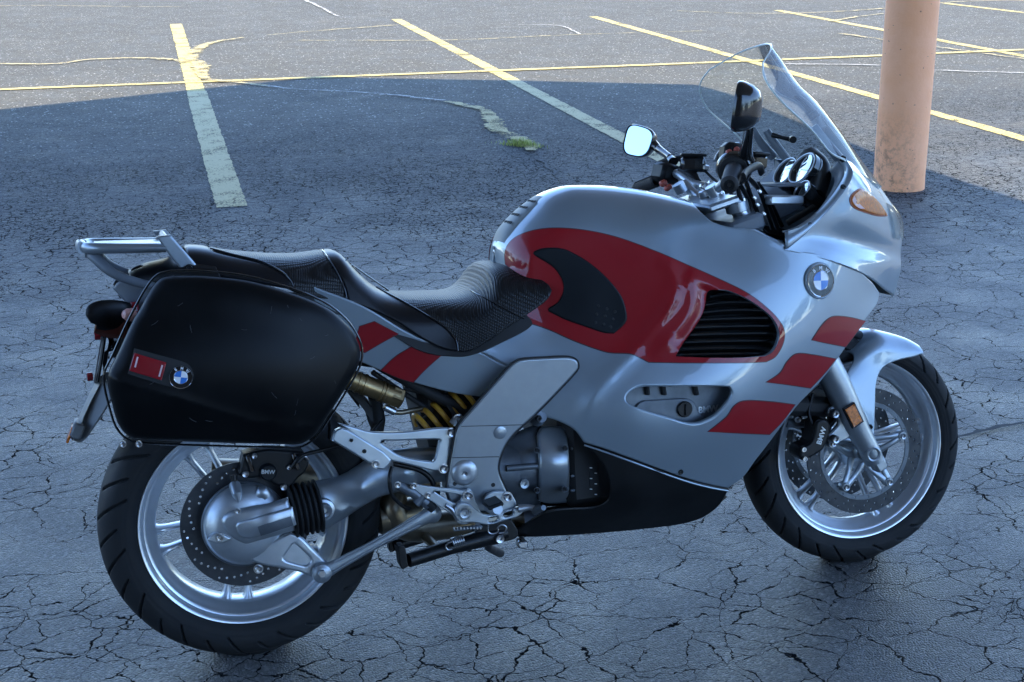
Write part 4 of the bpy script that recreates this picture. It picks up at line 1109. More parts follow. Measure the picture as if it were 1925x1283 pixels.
# recess with reflector and badge
REC = [(252, 655, 1), (300, 668), (345, 681), (358, 690), (364, 705), (360, 720), (348, 729), (334, 730), (300, 722), (240, 703, 1)]
panel('badge_recess', CH, REC, MATTE, case, th=0.002, roll=0.0, off=0.0008, g=0.01, back=False)
REF = [(253, 664, 1), (313, 682, 1), (304, 715, 1), (243, 697, 1)]
rf = panel('reflector', CH, REF, REDL, case, th=0.004, roll=0.0015, off=0.0045, g=0.012)
for q in ([(258, 671), (261, 672), (256, 691), (253, 690)], [(304, 686), (307, 687), (301, 708), (298, 707)]):
    panel('reflector_mark', CH, [(*a, 1) for a in q], mat('pale_print', (0.6, 0.4, 0.42), 0.4), rf, th=0.0004, roll=0, off=0.0052, g=0.02, back=False)
def roundel(px, surf, R, parent, ang=0.0, off=0.0):
    ab = surf.inv([px]); c = surf.S(ab[:, 0], ab[:, 1])[0]; n = surf.normal(ab[:, 0], ab[:, 1])[0]
    if n[1] > 0: n = -n
    c = c+n*off
    r = empty('roundel', parent); r.location = (0, 0, 0)
    lathe('badge_rim', [(R*0.93, 0.0032), (R*0.97, 0.0042), (R, 0.003), (R*1.01, -0.004)], c, n, CHROME, r, 64)
    lathe('badge_ring', [(1e-5, 0.0028), (R*0.94, 0.0032)], c, n, BLACKG, r, 64)
    lathe('badge_inner_rim', [(R*0.54, 0.0033), (R*0.57, 0.0040), (R*0.60, 0.0033)], c, n, CHROME, r, 48)
    up = np.array([0, 0, 1.0]); up -= n*(up @ n); up /= np.linalg.norm(up); rt = np.cross(up, n)
    ca, sa = math.cos(math.radians(ang)), math.sin(math.radians(ang)); X = rt*ca+up*sa; Y = -rt*sa+up*ca
    for k in range(4):
        V = [c+n*0.0036]; t = np.linspace(k*math.pi/2, (k+1)*math.pi/2, 10)
        for q in t: V.append(c+n*0.0036+(X*math.cos(q)+Y*math.sin(q))*R*0.55)
        obj('badge_quarter', V, [(0, i, i+1) for i in range(1, 10)], WHITE if k % 2 == 0 else BLUE, r, False)
    for ch, a in (('B', 40), ('M', 0), ('W', -40)):
        th = math.radians(90+a); p = c+n*0.0034+(X*math.cos(th)+Y*math.sin(th))*R*0.75
        text('badge_letter', ch, p, R*0.31, WHITE, r, ang=ang+a, depth=0.0005, normal=n)
    return r
roundel((340, 709), CH, 0.0225, case, -12, 0.0005)
roundel((1541, 528), SIDE, 0.0385, BIKE, -4, 0.001)
lathe('badge_seat', [(0.0375, 0.0015), (0.0405, 0.0022), (0.043, 0.0002)], SIDE.S(*SIDE.inv([(1541, 528)]).T)[0], SIDE.normal(*SIDE.inv([(1541, 528)]).T)[0], SILVER, BIKE, 64)
for x in (231, 261): bolt(x, 835.5, -.41, 0.005, case, STEEL)
m = MB()
rs_ = random.Random(5)
for k in range(16):
    x, y = rs_.uniform(280, 650), rs_.uniform(560, 800); a = rs_.uniform(-1.4, 1.4); l_ = rs_.uniform(5, 16)
    ab = CH.inv([(x, y), (x+l_*.5*math.cos(a), y+l_*.5*math.sin(a)+1), (x+l_*math.cos(a), y+l_*math.sin(a))]); P = CH.S(ab[:, 0], ab[:, 1])+CH.normal(ab[:, 0], ab[:, 1])*.0001
    m.add(*sweep_vf(P, .00028, None, 5))
tag(m.build('scuff_marks', mat('scuffed_plastic', (.07, .075, .08), .6), case), kind='stuff')
# latch edge and carrier frame of the case
tube('case_carrier', [P3(330, 560, -.19), P3(330, 700, -.19), P3(420, 800, -.19), P3(600, 780, -.18), P3(640, 700, -.17)], 0.009, BLACKP, BIKE, sm=5)

# ------------------------------------------------------------------ tail, rack, lamps
TC = Cap([(205, 545, 0), (225, 520, 0), (260, 500, 0), (300, 490, 0), (360, 480, 0), (500, 490, 0)], HF([(215, 560, .06), (250, 520, .09), (330, 520, .12), (450, 540, .14), (260, 570, .07)], 1e-4), [(200, .03), (300, .04), (450, .05)], .8)
panel('tail_cowl', TC, [(240, 512, 1), (268, 500), (300, 488), (336, 484), (400, 486, 1), (420, 540), (400, 560), (320, 560, 1), (270, 540), (245, 520)], BLACKP, BIKE, th=0.004, roll=0.003, g=0.012, join=True)
tl = empty('tail_lamp', BIKE)
TLs = HF([(211, 544, .055), (224, 529, .065), (300, 545, .10), (264, 571, .075), (240, 575, .07)], 1e-4)
panel('lamp_housing', TLs, [(211, 544, 1), (218, 533), (226, 528.5, 1), (262, 538), (300, 547, 1), (320, 590), (262, 600, 1), (243, 577, 1), (226, 560)], GREYP, tl, th=0.004, roll=0.006, g=0.01, twin=True)
box('lamp_lens', P3(252, 585, -.045), (0.02, 0.12, 0.05), REDL, tl, bev=0.006)
def blinker(s):
    r = empty('rear_turn_signal', BIKE)
    y0 = -.10
    c0 = P3(232, 596, y0-.02); c1 = P3(180, 597, y0-.05)
    P = [P3(250, 600, y0+.05), P3(232, 597, y0), P3(205, 594, y0-.02), P3(178, 594, y0-.03), P3(166, 600, y0-.035)]
    V, F = sweep_vf(P, [.012, .0135, .013, .010, .003], [.03, .034, .034, .028, .01], 18, 4, (0, 1, 0))
    a = obj('lamp_body', V, F, BLACKP, r)
    V, F = sweep_vf([P3(238, 612, y0-.01), P3(205, 611, y0-.02), P3(180, 608, y0-.03)], [.005, .006, .003], [.028, .028, .02], 14, 3, (0, 1, 0))
    obj('lamp_lens', V, F, mat('smoked_lens', (0.10, 0.03, 0.02), 0.2), r)
    if s: 
        for ch in list(r.children): mirror_copy(ch, r2 := r) if False else None
blinker(0)
lathe('lamp_bulb_cover', [(1e-5, .014), (.008, .012), (.013, .004), (.014, -.01)], P3(242, 592, -.16), (-1, -.6, .2), mat('pink_lens', (.62, .33, .28), .3), BIKE, 20)
# grab rail: each side an upper beam, a slanting strap and a curved lower tube
for s in (1, -1):
    def M_(v): v = np.array(v, float); v[..., 1] *= s; return v
    y = -.145
    V, F = sweep_vf(M_(P3s([(150, 462, -.01), (156, 465, -.04), (175, 467, -.075), (235, 467, -.088), (312, 466, -.092)])), [.006, .009, .011, .013, .015], [.012, .012, .012, .011, .010], 14, 5, (0, 1, 0))
    obj('grab_rail_beam', V, F, ALUP, BIKE)
    if s == 1:
        for surfpx, yy, hh in (([(294, 445, 1), (320, 442, 1), (352, 478), (382, 513, 1), (342, 509, 1), (318, 480)], -.106, .018),):
            panel('grab_rail_strap', Flat(yy), surfpx, ALUP, BIKE, th=.014, roll=.004, g=.012, twin=True)
    V, F = sweep_vf(M_(P3s([(170, 474, -.03), (178, 483, -.06), (200, 505, -.08), (225, 520, -.09), (260, 532, -.095), (310, 545, -.10)])), [.008, .011, .011, .011, .010, .009], [.016, .013, .011, .010, .010, .010], 14, 5, (0, 1, 0))
    obj('grab_rail_tube', V, F, GREYP, BIKE)
tube('grab_rail_end', P3s([(152, 466, -.05), (150, 465, 0), (148, 462, .05)]), .0075, ALUP, BIKE, rb=.014, sm=4)
# plate carrying the rack top
rk = [P3(312, 455, -.09), P3(312, 455, -.09)*[1, -1, 1]]
tube('grab_rail_crossbar', rk, .009, ALUP, BIKE, rb=.014)
ra_, rb_ = P3(176, 461, -.07), P3(310, 459, -.085)
obj('rack_plate', [ra_, rb_, rb_*[1, -1, 1], ra_*[1, -1, 1]], [(0, 1, 2, 3)], ALUP, BIKE, False)
bolt(356, 505, -.115, .007, BIKE, BLACKP)

# plate bracket, plate, rear splash guard
a, b, c, d = P3(192, 622, -.10), P3(176, 720, -.10), P3(176, 720, .08), P3(192, 622, .08)
nn = np.cross(b-a, d-a); nn /= np.linalg.norm(nn); V = [a, b, c, d, a+nn*.003, b+nn*.003, c+nn*.003, d+nn*.003]
obj('licence_plate', V, [(0, 1, 2, 3), (7, 6, 5, 4), (0, 4, 5, 1), (1, 5, 6, 2), (2, 6, 7, 3), (3, 7, 4, 0)], ALUP, BIKE, False)
tube('plate_holder', [P3(198, 624, -.10), P3(190, 680, -.10), P3(183, 718, -.10)], .007, BLACKP, BIKE, rb=.004)
tube('plate_holder', [P3(188, 626, -.10), P3(212, 622, -.08), P3(222, 620, -.04)], .006, GREYP, BIKE, rb=.010)
for q in ((188, 631), (174, 708)):
    lathe('plate_reflector', [(1e-5, .012), (.008, .012), (.0095, .009), (.0095, 0)], P3(*q, -.10), (-1, -.15, 0), REDL, BIKE, 20)
for i in range(4):
    tube('wiring', [P3(196+i*4, 628, -.07), P3(206+3*i, 640+i*5, -.08), P3(202-2*i, 665, -.07), P3(196, 700, -.06)], .0022, BLACKP, BIKE, seg=8, sm=5)
GS = Tilt([(190, 720, .055), (150, 825, .05), (205, 740, .075)])
panel('splash_guard', GS, [(188, 722, 1), (200, 715), (214, 735), (200, 765), (172, 808), (158, 826), (148, 832, 1), (137, 829, 1), (150, 806), (160, 778)], GREYP, BIKE, th=.004, roll=.002, g=.02, twin=True)
V = []; F = []
for i, (x, yv) in enumerate([(188, 722), (172, 752), (160, 778), (148, 806), (137, 829)]):
    for yy in (-.06, -.03, 0, .03, .06): q = P3(x, yv, -.06); V.append((q[0]-.006*(1-(yy/.06)**2), yy, q[2]))
    if i:
        for k in range(4): F.append(((i-1)*5+k, (i-1)*5+k+1, i*5+k+1, i*5+k))
obj('splash_guard', V, F, GREYP, BIKE)
box('guard_lamp', P3(146, 806, -.04), (.024, .07, .034), GREYP, BIKE, rotm('Y', 25), .004)
box('guard_reflector', P3(132, 814, -.04), (.006, .06, .036), AMBER, BIKE, rotm('Y', 25), .002)

# inner rear mudguard and subframe (dark mass under the seat)
m = MB()
P = [P3(210, 640, -.02), P3(290, 590, -.02), P3(420, 600, -.02), P3(560, 640, -.02), P3(640, 700, -.02), P3(690, 760, -.02)]
V = []; F = []
C = catmull(P, 5)
for i, c in enumerate(C):
    for yy, dz in ((-.09, -.03), (-.085, 0), (-.04, .012), (0, .015), (.04, .012), (.085, 0), (.09, -.03)): V.append((c[0], yy, c[2]+dz))
    if i:
        for k in range(6): F.append(((i-1)*7+k, (i-1)*7+k+1, i*7+k+1, i*7+k))
obj('rear_mudguard', V, F, MATTE, BIKE)
box('battery_box', P3(740, 660, 0), (.24, .20, .07), MATTE, BIKE, rotm('Y', 14), .01)
box('rear_subframe', P3(560, 585, 0), (.34, .16, .07), MATTE, BIKE, rotm('Y', 12), .01)
tube('frame_tube', P3s([(600, 610, -.12), (720, 690, -.12), (850, 760, -.12), (905, 780, -.12)]), .013, MATTE, BIKE, sm=4)

# ------------------------------------------------------------------ rear drive
fd = empty('final_drive', BIKE)
c = P3(461, 987, -.115)
lathe('drive_cover', [(1e-5, .030), (.03, .030), (.055, .0275), (.072, .021), (.084, .012), (.0915, 0), (.0925, -.02), (.090, -.035)], c, NEAR, ALU, fd, 96)
lathe('cover_rim', [(.0925, -.001), (.0955, -.004), (.0955, -.010), (.0925, -.012)], c, NEAR, ALUD, fd, 96)
DS = HF([(430, 985, .150), (480, 960, .162), (545, 935, .160), (560, 1000, .155), (500, 1015, .155), (440, 1015, .147), (500, 985, .175), (555, 968, .172)], 1e-5)
panel('drive_housing', DS, [(414, 986), (418, 972), (432, 962), (450, 957, 1), (500, 946), (543, 934, 1), (552, 966), (560, 1001, 1), (520, 1012), (484, 1022, 1), (462, 1027), (440, 1018), (424, 1004)], ALU, fd, th=.05, roll=.012, g=.007, back=False)
panel('drive_boss', DS, [(444, 990), (447, 982), (456, 978), (480, 973, 1), (549, 953, 1), (556, 984, 1), (500, 1002), (470, 1010, 1), (452, 1006)], ALU, fd, th=.02, roll=.005, off=.010, g=.006, back=False)
panel('boss_recess', DS, [(487, 987, 1), (545, 969, 1), (549, 983, 1), (491, 1001, 1)], ALUD, fd, th=.0005, roll=0, off=.0115, g=.01, back=False)
BR = HF([(470, 1050, .135), (560, 1010, .14), (605, 1078, .138), (540, 1060, .140)], 1e-5)
panel('torque_bracket', BR, [(470, 1050), (500, 1025), (546, 1002, 1), (566, 1010), (588, 1032), (609, 1052, 1), (620, 1066), (618, 1084), (604, 1095), (588, 1087, 1), (560, 1076), (520, 1068), (490, 1062)], ALU, fd, th=.022, roll=.006, g=.007,
      holes=[[(548, 1028), (552, 1024), (558, 1026), (584, 1052), (578, 1062), (570, 1063), (538, 1054), (534, 1049), (537, 1044)]])
panel('bracket_web', BR, [(530, 1018, 1), (556, 1020, 1), (592, 1056, 1), (575, 1068, 1), (530, 1056, 1)], ALU, fd, th=.004, roll=0, off=-.005, g=.02, back=False)
m = MB(); a = P3(441, 912, -.118); b = P3(449, 944, -.144)
tube('vent_boss', [a, (a+b)/2+[0, -.012, 0], b], [.013, .011, .003], ALU, fd)
tube('breather_cap', [P3(439, 893, -.118), P3(441, 911, -.12)], .007, BLACKP, fd)
panel('filler_boss', Flat(-.149), [(402, 1004), (416, 1003, 1), (437, 1013, 1), (420, 1022), (404, 1022), (390, 1016)], ALU, fd, th=.02, roll=.004, g=.008)
bolt(413, 1011, -.151, .0075, fd)
bolt(447, 961, -.168, .005, fd); bolt(486, 1070, -.125, .008, fd)
tube('sensor_boss', [P3(478, 945, -.12), P3(492, 925, -.128), P3(503, 935, -.13)], [.008, .014, .010], ALU, fd, sm=4)
# rubber gaiter
d0, d1 = P3(548, 962, -.115), P3(597, 951, -.112); ax = (d1-d0)/np.linalg.norm(d1-d0); Lg = np.linalg.norm(d1-d0)
pr = [(1e-5, -.004)]
for i in range(6):
    t = i/5*Lg; pr += [(.056, t-.003), (.060, t-.001), (.060, t+.002), (.052, t+.0045)]
lathe('rubber_gaiter', pr+[(1e-5, Lg+.005)], d0, ax, RUBBER, BIKE, 56)
SW = HF([(590, 960, .125), (600, 905, .10), (605, 1005, .10), (660, 880, .105), (680, 920, .130), (670, 950, .11), (740, 855, .105), (760, 890, .128), (730, 935, .10), (840, 860, .11), (840, 890, .125), (830, 912, .11)], 1e-5,
        feats=[([(618, 966), (650, 958), (690, 948), (725, 930), (760, 915), (840, 900)], .006, .012, .010)])
sw = empty('swingarm', BIKE)
panel('arm_casting', SW, [(584, 904, 1), (636, 891), (675, 868), (712, 848), (770, 838), (850, 838, 1), (850, 912, 1), (800, 918), (745, 934), (715, 942), (690, 956), (650, 982), (603, 1010, 1), (598, 960)], ALUP, sw, th=.10, roll=.020, g=.007, back=False)
c = P3(609, 960, -.133)
lathe('pivot_cap', [(1e-5, .003), (.006, .003), (.0065, .008), (.013, .010), (.017, .006), (.018, 0), (.024, -.002), (.026, -.012)], c, NEAR, ALU, sw, 40)
# torque rod
rod = empty('torque_rod', BIKE)
P = P3s([(605, 1078, -.150), (640, 1059, -.151), (690, 1032, -.153), (740, 1005, -.155), (780, 983, -.157), (812, 966, -.158)])
V, F = sweep_vf(P, [.019, .013, .011, .012, .015, .018], [.007]*6, 16, 6, (0, 1, 0)); 
tube('rod', P, [.007]*6, ALUP, rod, rb=[.019, .014, .0115, .0125, .0155, .018], seg=20, sm=6, up=(0, 1, 0))
for s in (-1, 1):
    Q = P3s([(628, 1065+s*9.5, -.156), (690, 1031+s*7, -.158), (745, 1001+s*8, -.160), (790, 977+s*10.5, -.162)]); tube('rod_rib', Q, .0032, ALUP, rod, sm=5)
for q in ((605, 1078), (812, 966)):
    lathe('rod_eye', [(1e-5, .010), (.013, .010), (.016, .008), (.0205, .006), (.022, .003), (.022, -.010)], P3(*q, -.152), NEAR, ALUP, rod, 40)
lathe('nut', [(1e-5, .008), (.008, .008), (.009, .005), (.009, 0)], P3(605, 1078, -.162), NEAR, STEEL, rod, 6)

# rear caliper
rc = empty('rear_caliper', BIKE)
plate('caliper_body', -.112, [(458, 855, 1), (500, 846), (571, 850, 1), (581, 868), (574, 888), (559, 902), (542, 924), (532, 922, 1), (520, 914), (506, 906), (492, 898), (468, 900), (449, 894), (452, 880)], BLACKP, rc, .05, .006, .012)
lathe('piston_cap', [(1e-5, .012), (.015, .012), (.018, .009), (.0195, 0), (.0195, -.004)], P3(504, 887.5, -.113), NEAR, PAD, rc, 40)
text('lettering', 'BMW', P3(504, 888, -.1255), .0125, ALU, rc, ang=-9)
for q, r_ in (((478, 857), .006), ((461, 890.5), .0075), ((543, 878), .0058), ((533, 915), .0075)):
    lathe('bolt', [(1e-5, .002), (r_*.45, .002), (r_*.5, .007), (r_*.9, .008), (r_, .006), (r_, 0)], P3(*q, -.113), NEAR, STEEL, rc, 18)
for q in ((470, 872), (556, 868)): box('caliper_rib', P3(*q, -.116), (.010, .010, .040), BLACKG, rc, rotm('Y', -12), .002)
tube('brake_hose', P3s([(548, 880, -.125), (566, 858, -.13), (600, 848, -.12), (640, 838, -.11), (690, 820, -.10), (720, 790, -.08)]), .0045, BLACKP, BIKE, sm=6)
tube('banjo_fitting', P3s([(560, 868, -.12), (572, 858, -.125), (580, 866, -.12)]), .004, STEEL, BIKE, sm=4)

# ------------------------------------------------------------------ frame cover and brackets
fc = empty('frame_cover', BIKE)
FS = Tilt([(980, 690, .228), (860, 900, .205), (1000, 760, .222)])
FO = [(842, 930, 1), (842, 905), (857, 818, 1), (866, 797), (891, 768), (940, 712), (958, 692), (970, 682), (985, 677), (1030, 674), (1068, 673), (1083, 678), (1087, 687), (1083, 699), (1050, 735), (1006, 780), (965, 818), (945, 849), (937, 884), (950, 919), (968, 952, 1), (905, 962), (850, 955, 1)]
panel('cover_recess', FS, grow(FO, 3.2), MATTE, fc, th=.004, roll=0, g=.03, off=-.003)
panel('cover_panel', FS, FO, ALUP, fc, th=.012, roll=.004, g=.012)
GRV = mat('shadow_gap', (.03, .034, .04), .6)
for a, b in (((867, 802), (984, 799)), ((850, 861), (938, 859))):
    A, B_ = [FS.S(*FS.inv([q]).T)[0]+[0, -.0002, 0] for q in (a, b)]; tube('panel_joint', [A, B_], .0009, GRV, fc, seg=6)
def on(S_, q, o=0.0):
    ab = S_.inv([q]); return S_.S(ab[:, 0], ab[:, 1])[0]+S_.normal(ab[:, 0], ab[:, 1])[0]*o
nFS = FS.normal(*FS.inv([(900, 850)]).T)[0]
lathe('cover_plug', [(1e-5, .0025), (.012, .0025), (.0145, .0015), (.015, 0)], on(FS, (940, 813.5)), nFS, ALUP, fc, 36)
lathe('pivot_cover', [(.0045, .004), (.006, .0075), (.012, .0085), (.020, .008), (.027, .005), (.030, 0)], on(FS, (873, 889)), nFS, ALU, fc, 48)
lathe('bolt', [(1e-5, .001), (.003, .001), (.0032, .0065), (.0058, .0075), (.0065, .006)], on(FS, (873, 889), .002), nFS, STEEL, fc, 16)
for q in ((855, 910), (927, 912)): lathe('locating_hole', [(1e-5, .0004), (.0035, .0006), (.0045, .0009), (.0050, .0002)], on(FS, q), nFS, MATTE, fc, 16)
pb = empty('pillion_peg_bracket', BIKE)
PBs = Tilt([(640, 800, .225), (845, 810, .196), (820, 885, .200)])
panel('bracket', PBs, [(636, 796, 1), (665, 803), (700, 812), (758, 812.5), (815, 806), (845, 805), (856, 813), (855, 835), (851, 870), (843, 888, 1), (810, 885), (782, 878), (757, 872), (738, 868, 1), (700, 845)], ALUP, pb, th=.010, roll=.004, g=.012,
      holes=[[(716, 833), (722, 829), (740, 829.5), (821, 827), (825, 833), (823, 845), (817, 866), (810, 868), (775, 863), (748, 855), (728, 842)]])
for q in ((848, 813.5), (834, 881), (862, 788)):
    p = on(PBs, q); lathe('bolt', [(1e-5, .002), (.0035, .002), (.004, .008), (.0075, .009), (.0085, .006), (.0085, 0), (.0115, 0), (.0115, -.004)], p+[0, -.002, 0], NEAR, STEEL, pb, 20)
panel('folded_peg', Tilt([(640, 800, .250), (735, 870, .245), (650, 840, .250)]), [(624, 829, 1), (630, 812), (642, 805, 1), (660, 812), (722, 850, 1), (737, 866, 1), (733, 874), (722, 884, 1), (706, 881), (695, 872)], ALUP, pb, th=.016, roll=.004, g=.012)
tube('peg_hinge', [P3(700, 846, -.235), P3(712, 858, -.235)], .010, ALUP, pb)
for q in ((660, 828), (685, 849)): bolt(*q, -.249, .0035, pb, MATTE)
bolt(707, 873, -.250, .007, pb, STEEL)
tube('bracket_lug', [P3(852, 800, -.19), P3(864, 786, -.19)], .013, ALUP, BIKE)

# rider peg bracket, pedal, linkage
rp = empty('rider_peg_bracket', BIKE)
plate('bracket', -.222, [(770, 911), (774, 909, 1), (800, 914), (850, 920), (872, 923), (881, 919), (889, 926), (892, 938), (897, 950), (905, 965, 1), (880, 985), (862, 984), (852, 970, 1), (830, 955), (806, 940), (788, 928)], ALUP, rp, .008, .002, .015, holes=[[(818, 926), (822, 924), (865, 931), (868, 936), (862, 944), (852, 946)]])
plate('heel_plate', -.222, [(930, 925), (958, 927), (966, 936), (971, 950), (960, 962), (930, 962), (915, 950), (912, 935)], ALUP, rp, .008, .002, .015)
for q in ((880.5, 932), (954, 935)): lathe('bolt', [(1e-5, .002), (.0038, .002), (.0042, .007), (.007, .008), (.0085, .006), (.0085, 0), (.012, 0), (.012, -.004)], P3(*q, -.225), NEAR, STEEL, rp, 20)
c = P3(871, 964, -.228)
lathe('pedal_pivot', [(1e-5, .006), (.0045, .006), (.005, .012), (.010, .013), (.012, .008), (.017, .008), (.019, .004), (.021, -.004)], c, NEAR, ALU, rp, 36)
plate('brake_pedal', -.236, [(856, 956), (866, 946), (882, 948), (895, 958), (910, 967), (925, 969), (945, 964), (968, 957), (985, 953, 1), (985, 962), (972, 973), (950, 979), (930, 986), (912, 987), (890, 983), (866, 983), (856, 972)], ALUP, rp, .009, .003, .010,
      holes=[[(918, 980), (920, 975), (934, 972), (937, 976), (934, 980), (922, 983)], [(946, 969), (949, 965), (962, 961), (966, 964), (963, 969), (950, 973)]])
tube('pedal_arm', P3s([(975, 957, -.24), (995, 954, -.245), (1008, 958, -.25)]), [.010, .007, .007], ALU, rp, sm=3)
tube('pedal_toe', [P3(1006, 961, -.245), P3(1012, 957, -.27), P3(1022, 955, -.30)], [.009, .0095, .006], ALUD, rp, seg=16)
tube('foot_peg', [P3(918, 952, -.235), P3(925, 955, -.255), P3(932, 957, -.29), P3(936, 958, -.315)], [.012, .014, .014, .011], ALU, rp, seg=14, sm=3)
box('peg_rubber', P3(926, 946, -.285), (.036, .060, .010), PAD, rp, rotm('Y', -12), .003)
box('peg_underside', P3(879, 993, -.238), (.066, .012, .008), ALUD, rp, rotm('Y', 2), .002)
for i in range(9): box('peg_tooth', P3(854+i*6.2, 993.5, -.245), (.0035, .004, .006), STEEL, rp, None, .001)
tube('pedal_link', P3s([(838, 950, -.225), (850, 958, -.228), (860, 974, -.23)]), .005, STEEL, rp)
tube('master_cylinder', P3s([(748, 912, -.21), (778, 926, -.21), (806, 950, -.21)]), [.010, .013, .012], ALUD, BIKE, seg=16)
tube('cylinder_boot', P3s([(804, 946, -.21), (816, 958, -.212)]), [.013, .010], RUBBER, BIKE)
tube('cylinder_clamp', P3s([(782, 948, -.215), (796, 932, -.215)]), .010, ALUD, BIKE)
for q in ((748, 912), (778, 914), (805, 932)): bolt(*q, -.224, .0055, BIKE, STEEL)
tube('brake_line', P3s([(737, 878, -.20), (732, 900, -.21), (737, 930, -.21), (755, 950, -.20), (770, 957, -.19)]), .0045, BLACKP, BIKE, sm=6)
tube('brake_line', P3s([(740, 872, -.17), (790, 885, -.17), (812, 905, -.17), (815, 930, -.17)]), .006, BLACKP, BIKE, sm=6)

# ------------------------------------------------------------------ stand, exhaust
st = empty('centre_stand', BIKE)
tube('stand_leg', P3s([(768, 1054, -.20), (850, 1028, -.17), (930, 1006, -.15), (952, 1000, -.15)]), [.016, .017, .022, .018], BLACKP, st, seg=16)
plate('stand_foot', -.215, [(749, 1030), (754, 1026, 1), (762, 1030), (768, 1066, 1), (757, 1071), (751, 1060)], BLACKP, st, .03, .003, .02)
tube('stand_leg', P3s([(740, 1026, .12), (800, 1008, .12), (860, 990, .13)]), .015, BLACKP, st, seg=14)
plate('stand_foot', .12, [(729, 1004), (736, 1003, 1), (743, 1036, 1), (733, 1038)], BLACKP, st, .03, .003, .02)
tube('stand_crossbar', P3s([(792, 1002, .0), (806, 1016, -.08), (826, 1036, -.16)]), .011, EXH, st, seg=14)
V = []; n_ = 60
A, B_ = P3(850, 1021, -.195), P3(872, 1014, -.195); d_, a_1, b_1 = frame(B_-A)
tube('stand_spring', [A+(B_-A)*t/n_+(a_1*math.cos(t*.62)+b_1*math.sin(t*.62))*.010 for t in range(n_+1)], .0018, STEEL, st, seg=6)
tube('spring_hook', P3s([(852, 1018, -.20), (842, 1022, -.20), (838, 1028, -.20), (842, 1034, -.20), (850, 1033, -.20)]), .0018, STEEL, st, seg=8, sm=4)
tube('spring_hook', P3s([(918, 985, -.21), (918, 1000, -.21), (926, 1004, -.21), (936, 1000, -.21), (936, 992, -.21), (944, 987, -.21), (952, 992, -.21), (948, 1001, -.21), (938, 1003, -.21)]), .0018, STEEL, st, seg=8, sm=4)
lathe('bolt', [(1e-5, .002), (.004, .002), (.0045, .007), (.0095, .008), (.011, 0)], P3(939, 1012, -.175), NEAR, STEEL, st, 20)
plate('stand_bracket', -.165, [(905, 985, 1), (960, 975, 1), (975, 1000), (968, 1014), (930, 1022), (900, 1022), (893, 1005)], BLACKP, BIKE, .03, .004, .02)
tube('side_stand', P3s([(915, 1015, -.06), (918, 1030, -.02), (940, 1040, .18)]), [.012, .009, .012], BLACKP, BIKE)
lathe('exhaust_collector', [(1e-5, .06), (.030, .06), (.037, .05), (.038, -.05), (.03, -.06), (1e-5, -.06)], P3(752, 968, -.02), (1, 0, .05), EXH, BIKE, 32)
tube('exhaust_pipe', P3s([(742, 930, -.02), (740, 960, -.03), (770, 990, -.02), (860, 985, 0), (980, 975, 0)]), [.030, .034, .036, .034, .03], EXH, BIKE, seg=20, sm=5)
muf = tube('silencer', [(.50, .16, .30), (.30, .19, .31), (-.05, .215, .36)], [.04, .055, .05], EXH, BIKE, seg=24, sm=4)
hx = P3(981, 1022, -.12); box('stand_lug', hx, (.022, .03, .018), STEEL, BIKE, rotm('Y', 8), .003); tube('stand_lug_pin', [hx+[0, 0, .02], hx], .006, BLACKP, BIKE)

# ------------------------------------------------------------------ engine and gearbox
en = empty('gearbox', BIKE)
EG = HF([(930, 840, .12), (1010, 800, .13), (1010, 950, .12), (970, 885, .165), (1010, 880, .17)], 1e-4)
panel('gearbox_housing', EG, [(930, 840, 1), (960, 815), (1020, 790, 1), (1020, 955, 1), (960, 955), (925, 930, 1)], ALUD, en, th=.12, roll=.015, g=.012, back=False)
EH = HF([(1010, 800, .15), (1040, 870, .195), (1075, 805, .15), (1070, 950, .14), (1012, 950, .14), (1060, 870, .195)], 1e-4)
panel('clutch_housing', EH, [(1011, 815, 1), (1017, 803), (1034, 799), (1066, 801, 1), (1073, 870), (1071, 948, 1), (1034, 950), (1014, 946, 1)], ALUP, en, th=.09, roll=.008, g=.010, back=False)
EI = HF([(1070, 800, .14), (1105, 830, .16), (1100, 940, .15), (1070, 945, .14)], 1e-4)
panel('crankcase', EI, [(1068, 790, 1), (1098, 800), (1112, 850), (1114, 920), (1104, 950, 1), (1068, 950, 1)], ALUD, en, th=.10, roll=.008, g=.012, back=False)
tube('casting_rib', [P3(952, 881, -.168), P3(1011, 876, -.172)], .0075, ALUD, en, seg=16)
tube('casting_rib', [P3(952, 858, -.150), P3(1010, 855, -.155)], .003, ALUD, en, seg=10)
for y_ in (846, 898, 925): tube('casting_rib', [P3(1073, y_-2, -.165), P3(1101, y_-7, -.163)], .0035, ALUD, en, seg=8)
for q in ((1062, 843), (1010, 847), (1062, 920), (1010, 922)): tube('casting_boss', [P3(*q, -.15), P3(*q, -.203)], .0072, ALUD, en, seg=14); bolt(*q, -.203, .0042, en, MATTE)
lathe('drain_boss', [(1e-5, .001), (.004, .001), (.0045, .006), (.0105, .007), (.0115, -.01)], P3(985, 909, -.168), NEAR, ALUP, en, 24)
tube('engine_mount', [P3(1010, 786, -.17), P3(1018, 784, -.205)], [.02, .013], ALUD, en); bolt(1012, 787, -.208, .006, en, MATTE)
box('fairing_label', P3(1116, 895, -.17), (.022, .004, .05), MATTE, BIKE, None, .001)
for i in range(6): box('label_mark', P3(1111+(i % 2)*9, 880+i*10, -.175), (.006, .002, .002), WHITE, BIKE, rotm('Y', 10), .0005)
box('engine_block', np.array([.95, 0, .42]), (.46, .34, .30), MATTE, BIKE, rotm('Y', 0), .03)
box('radiator', np.array([1.18, 0, .52]), (.10, .36, .34), MATTE, BIKE, rotm('Y', 14), .02)
tube('drive_shaft_housing', P3s([(840, 880, -.09), (900, 880, -.09), (960, 880, -.09)]), [.06, .07, .08], ALUD, BIKE, seg=24)
